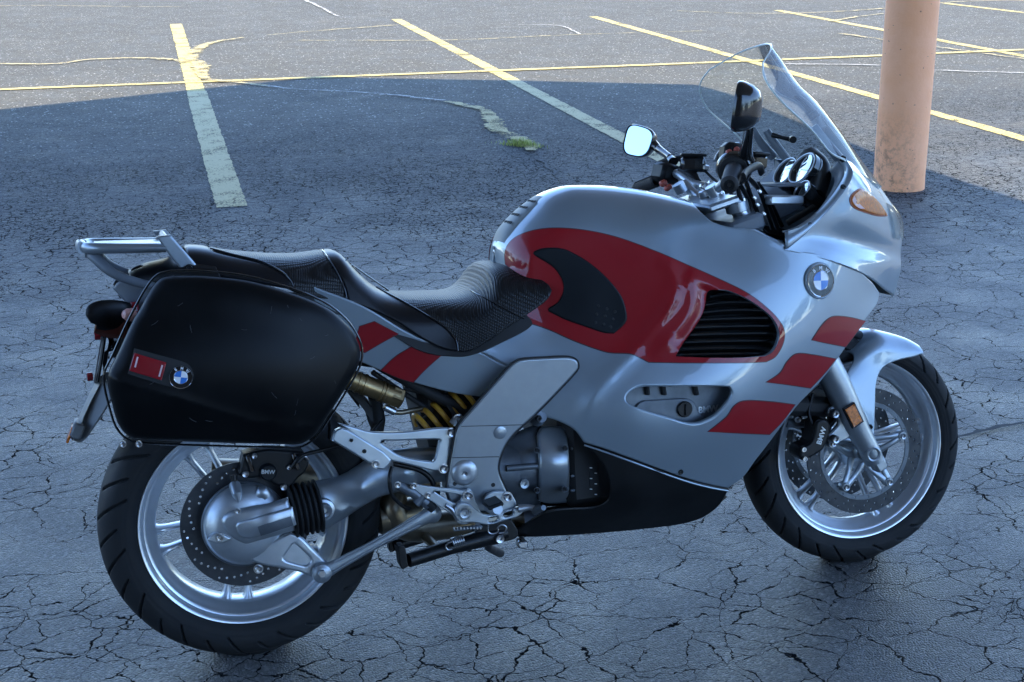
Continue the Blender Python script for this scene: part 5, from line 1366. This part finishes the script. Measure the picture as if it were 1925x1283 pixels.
box('inner_frame', np.array([.50, 0, .50]), (.16, .20, .24), MATTE, BIKE, rotm('Y', -10), .02)

# ------------------------------------------------------------------ shock
sk = empty('rear_shock', BIKE)
A, B_ = P3(640, 706, -.12), P3(748, 748, -.12)
tube('reservoir', [A, A+(B_-A)*.35, B_], .0225, BRONZE, sk, seg=32)
for t in (.30, .40, .70, .76):
    q = A+(B_-A)*t; lathe('reservoir_band', [(.0226, -.003), (.0245, -.002), (.0245, .002), (.0226, .003)], q, B_-A, BRONZE, sk, 32)
lathe('hex_cap', [(1e-5, .028), (.018, .028), (.024, .024), (.025, 0), (1e-5, 0)], B_-(B_-A)*.12, B_-A, BRONZE, sk, 6)
tube('shock_hose', P3s([(722, 764, -.12), (735, 773, -.12), (752, 776, -.12), (775, 772, -.11), (800, 766, -.09), (815, 750, -.05)]), .006, EXH, sk, sm=6)
tube('hose_fitting', P3s([(724, 766, -.12), (742, 775, -.12)]), .0085, STEEL, sk)
A, B_ = P3(790, 806, -.095), P3(893, 738, -.095); d_, a_1, b_1 = frame(B_-A); n_ = 170
tube('shock_spring', [A+(B_-A)*t/n_+(a_1*math.cos(t*.235)+b_1*math.sin(t*.235))*.033 for t in range(n_+1)], .0062, YELLOW, sk, seg=10)
tube('shock_body', [A, B_], .019, MATTE, sk, seg=20)
lathe('spring_seat', [(.02, 0), (.042, 0), (.042, .008), (.02, .010)], A+(B_-A)*.5, B_-A, MATTE, sk, 32)
for q in ([(700, 700, -.10), (760, 740, -.09), (830, 790, -.1), (850, 830, -.1)], [(690, 770, -.06), (700, 800, -.06), (720, 830, -.05)], [(760, 730, -.11), (830, 745, -.11), (890, 760, -.12)]):
    tube('hose', P3s(q), .006, MATTE, BIKE, sm=5)
tube('frame_member', P3s([(700, 720, -.03), (712, 790, -.03), (700, 860, -.03)]), .016, MATTE, BIKE)
tube('frame_member', P3s([(820, 700, -.08), (830, 760, -.09), (850, 830, -.10)]), .012, MATTE, BIKE)

# ------------------------------------------------------------------ front fork
ff = empty('front_fork', BIKE)
for s in (-1, 1):
    def M_(q): q = P3s(q); q[:, 1] *= -s; return q
    P = M_([(1548, 676, -.115), (1572, 722, -.115), (1594, 768, -.115), (1612, 806, -.115), (1636, 850, -.115), (1644, 868, -.115)])
    tube('fork_leg', P, [.036, .0355, .033, .029, .026, .024], ALUP, ff, seg=32, sm=4)
    lathe('axle_clamp', [(.0125, .002), (.013, .012), (.017, .014), (.020, .012), (.021, -.01)], M_([(1638, 853, -.130)])[0], (0, s, 0), ALUP, ff, 32)
    lathe('axle_bore', [(1e-5, -.006), (.0125, -.004), (.0128, .011)], M_([(1638, 853, -.130)])[0], (0, s, 0), MATTE, ff, 24)
    q = M_([(1650, 870, -.115)])[0]; box('fork_foot', q, (.042, .035, .034), ALUP, ff, rotm('Y', 62 if True else 0), .006)
    tube('upper_fork_tube', [M_([(1558, 696, -.115)])[0], M_([(1500, 575, -.105)])[0], M_([(1385, 385, -.10)])[0]], .0215, STEEL, ff, seg=28)
tube('front_axle', [FC+[0, -.12, 0], FC+[0, .12, 0]], .011, STEEL, ff)
plate('caliper_bracket', -.118, [(1572, 762), (1582, 770), (1590, 790, 1), (1606, 818, 1), (1585, 830), (1568, 834), (1559, 829), (1558, 820), (1568, 810), (1578, 797), (1572, 785), (1560, 784), (1558, 772)], ALUP, ff, .014, .004, .012)
cal = empty('front_caliper', BIKE)
plate('caliper_body', -.128, [(1533, 803), (1537, 793), (1549, 788), (1560, 795), (1561, 812), (1555, 833), (1546, 848), (1527, 860), (1512, 867), (1504, 860), (1506, 843), (1517, 838), (1526, 830), (1531, 816)], BLACKP, cal, .055, .007, .010)
text('lettering', 'BMW', P3(1544.5, 820, -.1285), .0185, ALU, cal, ang=68)
for q in ((1568, 778), (1569, 826)): lathe('bolt', [(1e-5, .003), (.0045, .003), (.005, .009), (.0085, .010), (.0105, .007), (.011, -.006)], P3(*q, -.126), NEAR, STEEL, cal, 20)
for q in ((1510, 845), (1512, 863)): lathe('bolt', [(1e-5, .003), (.0035, .003), (.004, .006), (.006, .006), (.0065, 0)], P3(*q, -.131), NEAR, STEEL, cal, 16)
mirror_copy(cal.children[0], cal)
fr = empty('fork_reflector', BIKE)
rr = [(1587, 770, 1), (1607, 757, 1), (1624.5, 793, 1), (1605, 807, 1)]
plate('reflector_frame', -.158, rr, BLACKP, fr, .012, .001, .01)
plate('reflector', -.161, [(1589.5, 771, 1), (1606, 760.5, 1), (1621.5, 792, 1), (1606, 803, 1)], AMBER, fr, .004, .001, .01)
tube('brake_hose', P3s([(1528, 740, -.09), (1520, 775, -.10), (1528, 800, -.11)]), .0045, BLACKP, BIKE, sm=5)
tube('brake_hose', P3s([(1500, 745, -.02), (1505, 790, -.02), (1515, 830, -.04)]), .0045, BLACKP, BIKE, sm=5)
box('telelever_arm', np.array([1.36, 0, .44]), (.30, .20, .05), MATTE, BIKE, rotm('Y', 8), .015)
tube('telelever_shock', [(1.36, 0, .45), (1.30, 0, .75)], .035, MATTE, BIKE)
for q in ((1500, 790), (1527, 790), (1497, 830)): bolt(*q, -.06, .006, BIKE, STEEL)
tube('oil_cooler_pipe', P3s([(1478, 795, -.03), (1500, 797, -.03), (1530, 795, -.03)]), .012, GREYP, BIKE)

# front mudguard
FH = HF([(1590, 670, .078), (1640, 650, .085), (1700, 660, .078), (1660, 690, .088), (1600, 710, .10), (1640, 760, .108), (1643, 815, .118), (1620, 740, .106)], 1e-5)
FG = Cap([(1560, 655, 0), (1580, 640, 0), (1600, 627, 0), (1624, 618, 0), (1646, 619, 0), (1690, 631, 0), (1720, 648, 0), (1737, 664, 0), (1760, 690, 0)], FH, [(1560, .05), (1700, .05), (1740, .03)], .8)
panel('front_mudguard', FG, [(1572, 640, 1), (1600, 622), (1624, 613), (1646, 613), (1692, 625), (1722, 642), (1738, 664, 1), (1720, 671), (1700, 675), (1683, 680), (1664, 689), (1653, 703), (1647, 727), (1646, 760), (1645, 785), (1644, 818, 1), (1638, 815), (1631, 797), (1612, 757), (1598, 725), (1593, 711), (1594, 697), (1603, 681), (1604, 669), (1598, 662.5), (1587, 660), (1570, 662, 1)],
      SILVER, BIKE, th=.004, roll=.003, g=.007, join=True)
mg = BIKE.children[-1]
tube('mudguard_fold', [FG.S(*q[:, None])[0]+[0, -.002, 0] for q in FG.inv([(1600, 718), (1606, 738), (1617, 762), (1630, 790), (1638, 812)])], [.002, .004, .004, .003, .002], SILVER, BIKE, sm=3)
bolt(1636, 803, -.121, .005, BIKE, BLACKP)
# inner mudguard arch over the rear half of the front tyre
V = []; F = []
for i, a in enumerate(np.linspace(math.radians(95), math.radians(170), 22)):
    for k, (yy, rr_) in enumerate(((-.070, .285), (-.066, .298), (-.04, .308), (0, .311), (.04, .308), (.066, .298), (.070, .285))): V.append(FC+[rr_*math.cos(a), yy, rr_*math.sin(a)])
    if i:
        for k in range(6): F.append(((i-1)*7+k, (i-1)*7+k+1, i*7+k+1, i*7+k))
obj('mudguard_liner', V, F, MATTE, BIKE)

# ------------------------------------------------------------------ nose fairing
NR = [[(1590, 300, -.185), (1603, 306, -.150), (1618, 318, -.11), (1634, 332, -.06), (1650, 350, 0)],
      [(1603, 324, -.205), (1622, 336, -.175), (1640, 352, -.135), (1660, 370, -.07), (1674, 385, 0)],
      [(1592, 352, -.225), (1622, 368, -.200), (1648, 386, -.155), (1673, 402, -.08), (1686, 415, 0)],
      [(1560, 392, -.238), (1602, 410, -.220), (1646, 428, -.165), (1678, 440, -.085), (1692, 448, 0)],
      [(1520, 434, -.250), (1585, 452, -.216), (1640, 466, -.158), (1676, 474, -.080), (1690, 480, 0)],
      [(1498, 452, -.257), (1580, 476, -.244), (1640, 493, -.188), (1677, 501, -.096), (1689, 508, 0)],
      [(1476, 470, -.262), (1572, 494, -.258), (1632, 520, -.205), (1664, 545, -.115), (1676, 556, 0)]]
net = [[P3(*q) for q in r] for r in NR]
net = [r+[np.array([p[0], -p[1], p[2]]) for p in r[::-1][1:]] for r in net]
NOSE = Loft(net); NOSE.half = 0.5
panel('nose_fairing', NOSE, densify(NOSE.full(), .01), SILVER, BIKE, th=.004, roll=.003, g=.010, dom=True)
# turn signal lens
sg = [(1598, 376), (1602, 366.5), (1612, 358), (1619, 356.5), (1633.8, 365), (1652.5, 384), (1667, 406, 1), (1655, 406), (1643, 404), (1615, 395), (1602, 387)]
ts = empty('front_turn_signal', BIKE)
panel('signal_rim', NOSE, grow(sg, 1.6), mat('signal_rim_red', (.30, .07, .03), .3), ts, th=.004, roll=.001, off=.002, g=.01)
panel('signal_lens', NOSE, sg, AMBER, ts, th=.006, roll=.004, off=.005, g=.006)
panel('signal_front', NOSE, [(1599.5, 377), (1603, 369, 1), (1608, 379), (1622, 393, 1), (1613, 392), (1604, 386)], mat('signal_clear', (.62, .42, .40), .15, 0, .5), ts, th=.0004, roll=0, off=.0056, g=.008, back=False)
panel('signal_bulb', NOSE, [(1606, 379), (1608, 377), (1611, 380), (1611, 384), (1608, 385), (1606, 382)], AMBER, ts, th=.0004, roll=0, off=.0062, g=.008, back=False)
# headlamp glass bulging from the nose
V = []; F = []
rows = 9
hl = [[P3(*q) for q in r] for r in ([(1660, 372, -.07), (1668, 376, -.03), (1672, 378, 0)], [(1674, 400, -.09), (1687, 404, -.045), (1692, 406, 0)], [(1682, 430, -.09), (1693, 434, -.045), (1697, 436, 0)], [(1684, 448, -.08), (1692, 452, -.04), (1695, 454, 0)])]
hl = [r+[np.array([p[0], -p[1], p[2]]) for p in r[::-1][1:]] for r in hl]
HLs = Loft(hl); panel('headlamp_glass', HLs, densify(HLs.full(), .01), ACRYL, BIKE, th=.002, roll=0, g=.012, dom=True, back=False)

# cockpit trim strip along the fairing edge
ed = [(1590, 299, -.183), (1603, 324, -.203), (1592, 352, -.223), (1560, 392, -.236), (1520, 434, -.248), (1477, 469, -.260)]
inn = [(1578, 302, -.165), (1588, 325, -.185), (1577, 350, -.205), (1548, 388, -.222), (1510, 422, -.236), (1476, 438, -.242)]
deep = [(1560, 320, -.12), (1570, 340, -.13), (1560, 365, -.15), (1535, 400, -.17), (1500, 426, -.19), (1470, 436, -.20)]
TR = Loft([[P3(*a), P3(*b)] for a, b in zip(inn, ed)], -1.0)
def mk_trim(name, rows_, material, smn=5, two=True):
    A = [catmull(P3s(r), smn) for r in rows_]; V = []; F = []; n = len(A[0])
    for r in A: V += list(r)
    for i in range(len(A)-1):
        for k in range(n-1): F.append((i*n+k, i*n+k+1, (i+1)*n+k+1, (i+1)*n+k))
    o = obj(name, V, F, material, BIKE)
    md = o.modifiers.new('s', 'SOLIDIFY'); md.thickness = .003; md.offset = 0
    if two:
        o2 = mirror_copy(o, BIKE); md = o2.modifiers.new('s', 'SOLIDIFY'); md.thickness = .003; md.offset = 0
    return o
mk_trim('cockpit_trim', [ed, inn], SILVER)
mk_trim('inner_fairing', [inn, deep, [(a+8, b-2, c_+.11) for a, b, c_ in deep]], GREYP)
for q in ((1585, 352), (1521, 422)): bolt(*q, -.236 if q[0] < 1550 else -.218, .005, BIKE, MATTE)
tube('fairing_clip', P3s([(1578, 296, -.175), (1586, 300, -.185)]), .008, BLACKP, BIKE)
# black cockpit floor between tank and nose
V = [P3(1320, 440, -.16), P3(1480, 445, -.20), P3(1560, 400, -.17), P3(1640, 420, 0)]
V = V+[np.array([v[0], -v[1], v[2]]) for v in V[:3][::-1]]; V = [v-[0, 0, .05] for v in V]
obj('cockpit_floor', V, [tuple(range(len(V)))], MATTE, BIKE, False)

# ------------------------------------------------------------------ windscreen
def W(x, y, z): return np.array([x, y, z])
ws = [[W(1.262, -.150, 1.275), W(1.318, -.085, 1.312), W(1.346, 0, 1.325)],
      [W(1.250, -.180, 1.245), W(1.335, -.100, 1.278), W(1.374, 0, 1.283)],
      [W(1.258, -.200, 1.213), W(1.365, -.110, 1.228), W(1.415, 0, 1.228)],
      [W(1.287, -.215, 1.173), W(1.410, -.120, 1.178), W(1.468, 0, 1.178)],
      [W(1.352, -.212, 1.115), W(1.470, -.120, 1.110), W(1.525, 0, 1.105)],
      [W(1.402, -.204, 1.062), W(1.512, -.120, 1.050), W(1.572, 0, 1.045)],
      [P3(1588, 300, -.190), W(1.555, -.120, .985), P3(1652, 352, 0)]]
ws = [r+[p*[1, -1, 1] for p in r[::-1][1:]] for r in ws]
WS = Loft(ws)
wsn = panel('windscreen', WS, densify(WS.full(), .01), ACRYL, BIKE, th=.003, roll=0, g=.010, dom=True, back=False, wall_mat=EDGE)
E_ = densify(WS.full(), .008); 
k0 = WS.full(); a0, a1, b0, b1 = k0[0][0], k0[1][0], k0[0][1], k0[2][1]
path = [(a, b0) for a in np.linspace(a1, a0, 40)]+[(a0, b) for b in np.linspace(b0, b1, 50)[1:]]+[(a, b1) for a in np.linspace(a0, a1, 40)[1:]]
path = np.array(path); Pp = WS.S(path[:, 0], path[:, 1]); tube('screen_edge', Pp, .0018, EDGE, wsn, seg=8)

# ------------------------------------------------------------------ instruments
ins = empty('instrument_cluster', BIKE)
nrm = np.array([-.80, -.10, .59]); nrm /= np.linalg.norm(nrm)
def gauge(px, y, R):
    c = P3(*px, y)
    lathe('gauge_pod', [(R*.97, .002), (R*1.06, 0), (R*1.06, -.014), (R*1.10, -.016), (R*1.10, -.026), (R*1.04, -.030), (R*1.04, -.055), (R*.7, -.07), (1e-5, -.07)], c, nrm, BLACKG, ins, 56)
    lathe('gauge_ring', [(R*.86, -.002), (R*.92, .003), (R*.98, .0035), (R*1.0, .001)], c, nrm, ALU, ins, 56)
    lathe('gauge_well', [(R*.86, 0), (R*.80, -.014), (1e-5, -.014)], c, nrm, DIAL, ins, 48)
    lathe('gauge_glass', [(R*.88, -.001), (R*.5, .0012), (1e-5, .002)], c, nrm+np.array([0, .18, -.1]), ACRYL, ins, 48)
    up = np.array([0, 0, 1.0]); up -= nrm*(up @ nrm); up /= np.linalg.norm(up); rt = np.cross(up, nrm); m = MB()
    for k in range(13):
        a = math.radians(225-k*22.5); d = rt*math.cos(a)+up*math.sin(a); q = np.array(np.cross(nrm, d))*.0009; p = c-nrm*.0133
        m.add([p+d*R*.60-q, p+d*R*.74-q, p+d*R*.74+q, p+d*R*.60+q], [(0, 1, 2, 3)])
    tag(m.build('dial_marks', WHITE, ins, False), kind='stuff')
    a = math.radians(215); d = rt*math.cos(a)+up*math.sin(a); tube('gauge_needle', [c-nrm*.011, c-nrm*.011+d*R*.62], .0012, REDS, ins, seg=6)
gauge((1476, 322), .04, .039); gauge((1508, 317), -.035, .044); gauge((1508, 358), -.085, .027)
tube('cluster_body', P3s([(1520, 300, .02), (1535, 330, -.04), (1530, 372, -.09)]), [.035, .045, .03], BLACKP, ins, rb=[.03, .03, .025], seg=20, sm=4)
box('cluster_mount', P3(1470, 376, -.09), (.09, .06, .022), ALU, ins, rotm('Y', 4), .004)
box('cluster_tray', P3(1474, 347, -.02), (.10, .12, .008), GREYP, ins, rotm('Y', 2), .002)
tube('cluster_bracket', P3s([(1500, 405, -.10), (1480, 420, -.14), (1530, 390, -.12)]), .008, BLACKP, ins)
for s in (-1, 1):
    P = P3s([(1531, 236, -.165), (1548, 262, -.17), (1577, 298, -.17)]); P[:, 1] *= -s if s < 0 else -1
    if s < 0: P = P3s([(1531, 236, -.165), (1548, 262, -.17), (1577, 298, -.17)])
    tube('screen_bracket', P, [.006, .013, .016], GREYP, BIKE, rb=[.008, .010, .012], sm=3)
tube('screen_arm', P3s([(1441, 246, .15), (1455, 268, .14), (1485, 308, .12)]), [.010, .015, .018], GREYP, BIKE, rb=.010, sm=3)
tube('screen_link', P3s([(1452, 254, .12), (1470, 259, .10), (1490, 263, .09)]), [.007, .005, .007], BLACKP, BIKE)
tube('screen_link_end', [P3(1488, 262, .10), P3(1491, 263, .06)], .009, BLACKP, BIKE)

# ------------------------------------------------------------------ handlebar, controls
hb = empty('handlebar', BIKE)
tube('bar_tube', P3s([(1375, 330, -.30), (1382, 320, -.22), (1360, 345, -.14), (1345, 358, -.10)]), .0115, ALU, hb, sm=5)
tube('bar_tube', P3s([(1230, 342, .28), (1265, 325, .22), (1300, 345, .14), (1330, 352, .09)]), .0115, ALU, hb, sm=5)
g0, g1 = P3(1371.5, 346, -.385), P3(1379, 320, -.255)
gd = (g0-g1)/np.linalg.norm(g0-g1); gl = np.linalg.norm(g0-g1)
pr = [(1e-5, gl+.010), (.014, gl+.010), (.0195, gl+.006), (.0195, gl+.001), (.0178, gl)]
for i in range(24): t = gl*(1-i/24); pr += [(.0196, t-.001), (.0200, t-.0035), (.0188, t-.0048)]
pr += [(.031, .002), (.032, -.004), (.010, -.006)]
lathe('grip', pr, g1, gd, GRIPR, hb, 36)
lathe('bar_end_cap', [(.0105, gl+.0105), (.0115, gl+.013), (.006, gl+.013), (.005, gl+.011)], g1, gd, BLACKG, hb, 30)
lathe('throttle_housing', [(.012, -.055), (.034, -.050), (.040, -.035), (.041, -.012), (.037, -.003), (.018, .001)], g1, gd, BLACKG, hb, 28)
h0, h1 = P3(1200, 353, .385), P3(1234, 340, .255); hd = (h0-h1)/np.linalg.norm(h0-h1); hl_ = np.linalg.norm(h0-h1)
pr = [(1e-5, hl_+.01), (.0165, hl_+.006)]
for i in range(24): t = hl_*(1-i/24); pr += [(.0168, t-.001), (.0172, t-.0035), (.0160, t-.0048)]
lathe('grip', pr+[(.012, -.002)], h1, hd, GRIPR, hb, 30)
# left switch block with reservoir
box('switch_block', P3(1252, 326, .235), (.062, .060, .050), BLACKP, hb, rotm('Y', 18) @ rotm('Z', 14), .010)
box('switch_button', P3(1247, 345, .20), (.020, .014, .016), REDS, hb, rotm('Y', -20), .004)
box('switch_button', P3(1256, 353, .19), (.022, .014, .014), REDS, hb, rotm('Y', -30), .004)
box('fluid_reservoir', P3(1302, 309, .19), (.062, .070, .040), BLACKG, hb, rotm('Y', 4) @ rotm('Z', -20), .008)
box('reservoir_lid', P3(1303, 292, .19), (.066, .074, .008), BLACKP, hb, rotm('Y', 4) @ rotm('Z', -20), .003)
tube('clutch_cylinder', P3s([(1280, 318, .20), (1300, 330, .17), (1312, 345, .15)]), [.014, .016, .012], BLACKP, hb)
tube('clutch_lever', P3s([(1325, 320, .17), (1300, 298, .24), (1262, 300, .33), (1235, 310, .39)]), [.006, .006, .005, .005], BLACKP, hb, rb=.009, sm=5)
lathe('lever_pivot', [(1e-5, .008), (.008, .007), (.009, 0)], P3(1327, 317, .15), (0, -.3, 1), STEEL, hb, 20)
tube('control_cable', P3s([(1328, 324, .15), (1345, 340, .10), (1362, 352, .06), (1385, 375, .02)]), .004, BLACKP, hb, sm=5)
# right switch block, lever and reservoir
box('switch_block', P3(1378, 294, -.215), (.060, .050, .060), BLACKP, hb, rotm('Y', 10), .012)
for q in ((1370, 286), (1384, 281)): box('switch_button', P3(*q, -.24), (.014, .012, .010), REDS, hb, rotm('Y', -20), .003)
tube('brake_lever', P3s([(1432, 325, -.22), (1426, 312, -.26), (1405, 322, -.34), (1398, 332, -.39)]), [.006, .006, .005, .005], BLACKP, hb, rb=.009, sm=5)
box('fluid_reservoir', P3(1415, 305, -.16), (.050, .060, .036), BLACKG, hb, rotm('Y', 6) @ rotm('Z', 18), .008)
box('reservoir_lid', P3(1416, 289, -.16), (.053, .064, .008), BLACKP, hb, rotm('Y', 6) @ rotm('Z', 18), .003)
tube('lever_guard', P3s([(1345, 302, -.20), (1352, 290, -.19), (1368, 279, -.18), (1388, 272, -.16)]), [.004, .006, .008, .006], ALUP, hb, sm=4)
for q in ([(1398, 330, -.16), (1412, 370, -.10), (1432, 420, -.06)], [(1404, 330, -.15), (1428, 360, -.10), (1452, 430, -.06)], [(1412, 340, -.12), (1440, 375, -.05), (1462, 430, -.02)], [(1390, 345, -.14), (1408, 380, -.10), (1420, 430, -.10)], [(1425, 345, -.05), (1448, 380, 0), (1470, 425, .05)], [(1385, 350, -.13), (1402, 400, -.11), (1440, 440, -.10)]):
    tube('control_cable', P3s(q), .0055, BLACKP, hb, sm=6)
for q in ((1418, 372), (1424, 385), (1436, 402), (1428, 360)): box('cable_clip', P3(*q, -.12), (.010, .008, .006), STEEL, hb, rotm('Y', 40), .001)
# top yoke
yk = empty('top_yoke', BIKE)
panel('yoke_plate', Flat(0), [(1, 1)], ALU, yk) if False else None
A = P3(1330, 392, -.10); B_ = P3(1392, 376, -.115)
V, F = boxvf((0, 0, 0), (.085, .25, .020), None, .006); Rk = rotm('Y', -14); V = V @ Rk.T + P3(1360, 384, -.115)*[1, 0, 1]
obj('yoke_plate', V, F, ALUP, yk)
for s in (-1, 1):
    lathe('fork_cap', [(1e-5, .010), (.016, .010), (.019, .007), (.020, 0), (.028, 0), (.028, -.022), (.024, -.024)], P3(1383, 380, -.105)*[1, -s, 1], (-.25, 0, 1), ALUP, yk, 32)
    tube('bar_riser', [P3(1345, 366, -.10)*[1, -s, 1], P3(1336, 350, -.10)*[1, -s, 1]], .016, ALU, yk)
tube('bar_clamp', P3s([(1286, 342, .12), (1300, 360, .10), (1318, 376, .07)]), [.010, .014, .016], ALU, yk, rb=.012)
lathe('steering_nut', [(1e-5, .02), (.012, .02), (.014, .014), (.020, .012), (.022, 0)], P3(1330, 366, 0), (-.3, 0, 1), STEEL, yk, 24)
lathe('ignition_lock', [(1e-5, .012), (.014, .012), (.018, .008), (.019, -.01)], P3(1352, 362, 0), (-.3, 0, 1), CHROME, yk, 24)
for q in ((1322, 352), (1338, 345), (1350, 350)): box('clamp_bolt', P3(*q, -.02), (.018, .014, .012), STEEL, yk, rotm('Y', 25), .003)
tube('fork_tube', P3s([(1388, 392, -.105), (1412, 440, -.105)]), .0205, STEEL, yk, seg=24)
box('lower_yoke', P3(1370, 420, -.05), (.09, .22, .04), GREYP, yk, rotm('Y', -14), .008)

# ------------------------------------------------------------------ mirrors
def mirror_head(c, n, w_, h_, dep, flat, parent, roll_=0.0):
    """rounded shell behind a glass; c = glass centre, n = glass normal"""
    n = np.array(n, float); n /= np.linalg.norm(n); up = np.array([0, 0, 1.0]); up -= n*(up @ n); up /= np.linalg.norm(up); rt = np.cross(up, n); ca, sa = math.cos(roll_), math.sin(roll_); rt, up = rt*ca-up*sa, up*ca+rt*sa
    ss = 48; V = []; F = []
    def outl(t, k=1.0):
        cx_, sy_ = math.cos(t), math.sin(t); e = 0.62
        x = math.copysign(abs(cx_)**e, cx_)*w_/2*(1+.10*flat*sy_); y = math.copysign(abs(sy_)**e, sy_)*h_/2*(1-.10*flat*cx_)
        return x*k, y*k
    prof = [(.90, .0, 1), (.97, .003, 1), (1.0, .0, 1), (1.0, -.006, 1), (.97, -.25*dep, 1), (.88, -.55*dep, 1), (.70, -.82*dep, 1), (.42, -.97*dep, 1), (.01, -dep, 1)]
    for k, d, _ in prof:
        for i in range(ss):
            x, y = outl(2*math.pi*i/ss, k); V.append(c+rt*x+up*y+n*d)
    for j in range(len(prof)-1):
        for i in range(ss): F.append((j*ss+i, (j+1)*ss+i, (j+1)*ss+(i+1) % ss, j*ss+(i+1) % ss))
    obj('mirror_housing', V, F, BLACKG, parent)
    obj('mirror_glass', [c+rt*outl(2*math.pi*i/ss, .90)[0]+up*outl(2*math.pi*i/ss, .90)[1]+n*.0005 for i in range(ss)], [tuple(range(ss))], MIRROR, parent, False)
mr = empty('mirror', BIKE); ml = empty('mirror', BIKE)
mirror_head(P3(1386, 200, -.42), (-.86, .50, .18), .125, .108, .052, 0, mr)
tube('mirror_stalk', P3s([(1409, 232, -.40), (1406, 262, -.33), (1402, 292, -.26), (1402, 305, -.24)]), [.012, .012, .015, .020], BLACKG, mr, rb=[.010, .012, .018, .022], sm=4)
mirror_head(P3(1199, 266, .43), (-.85, -.50, .22), .098, .086, .046, 1, ml, 0.22)
tube('mirror_stalk', P3s([(1228, 272, .40), (1238, 281, .37), (1256, 294, .30), (1266, 304, .26)]), [.014, .010, .008, .012], BLACKG, ml, rb=[.014, .012, .010, .014], sm=4)
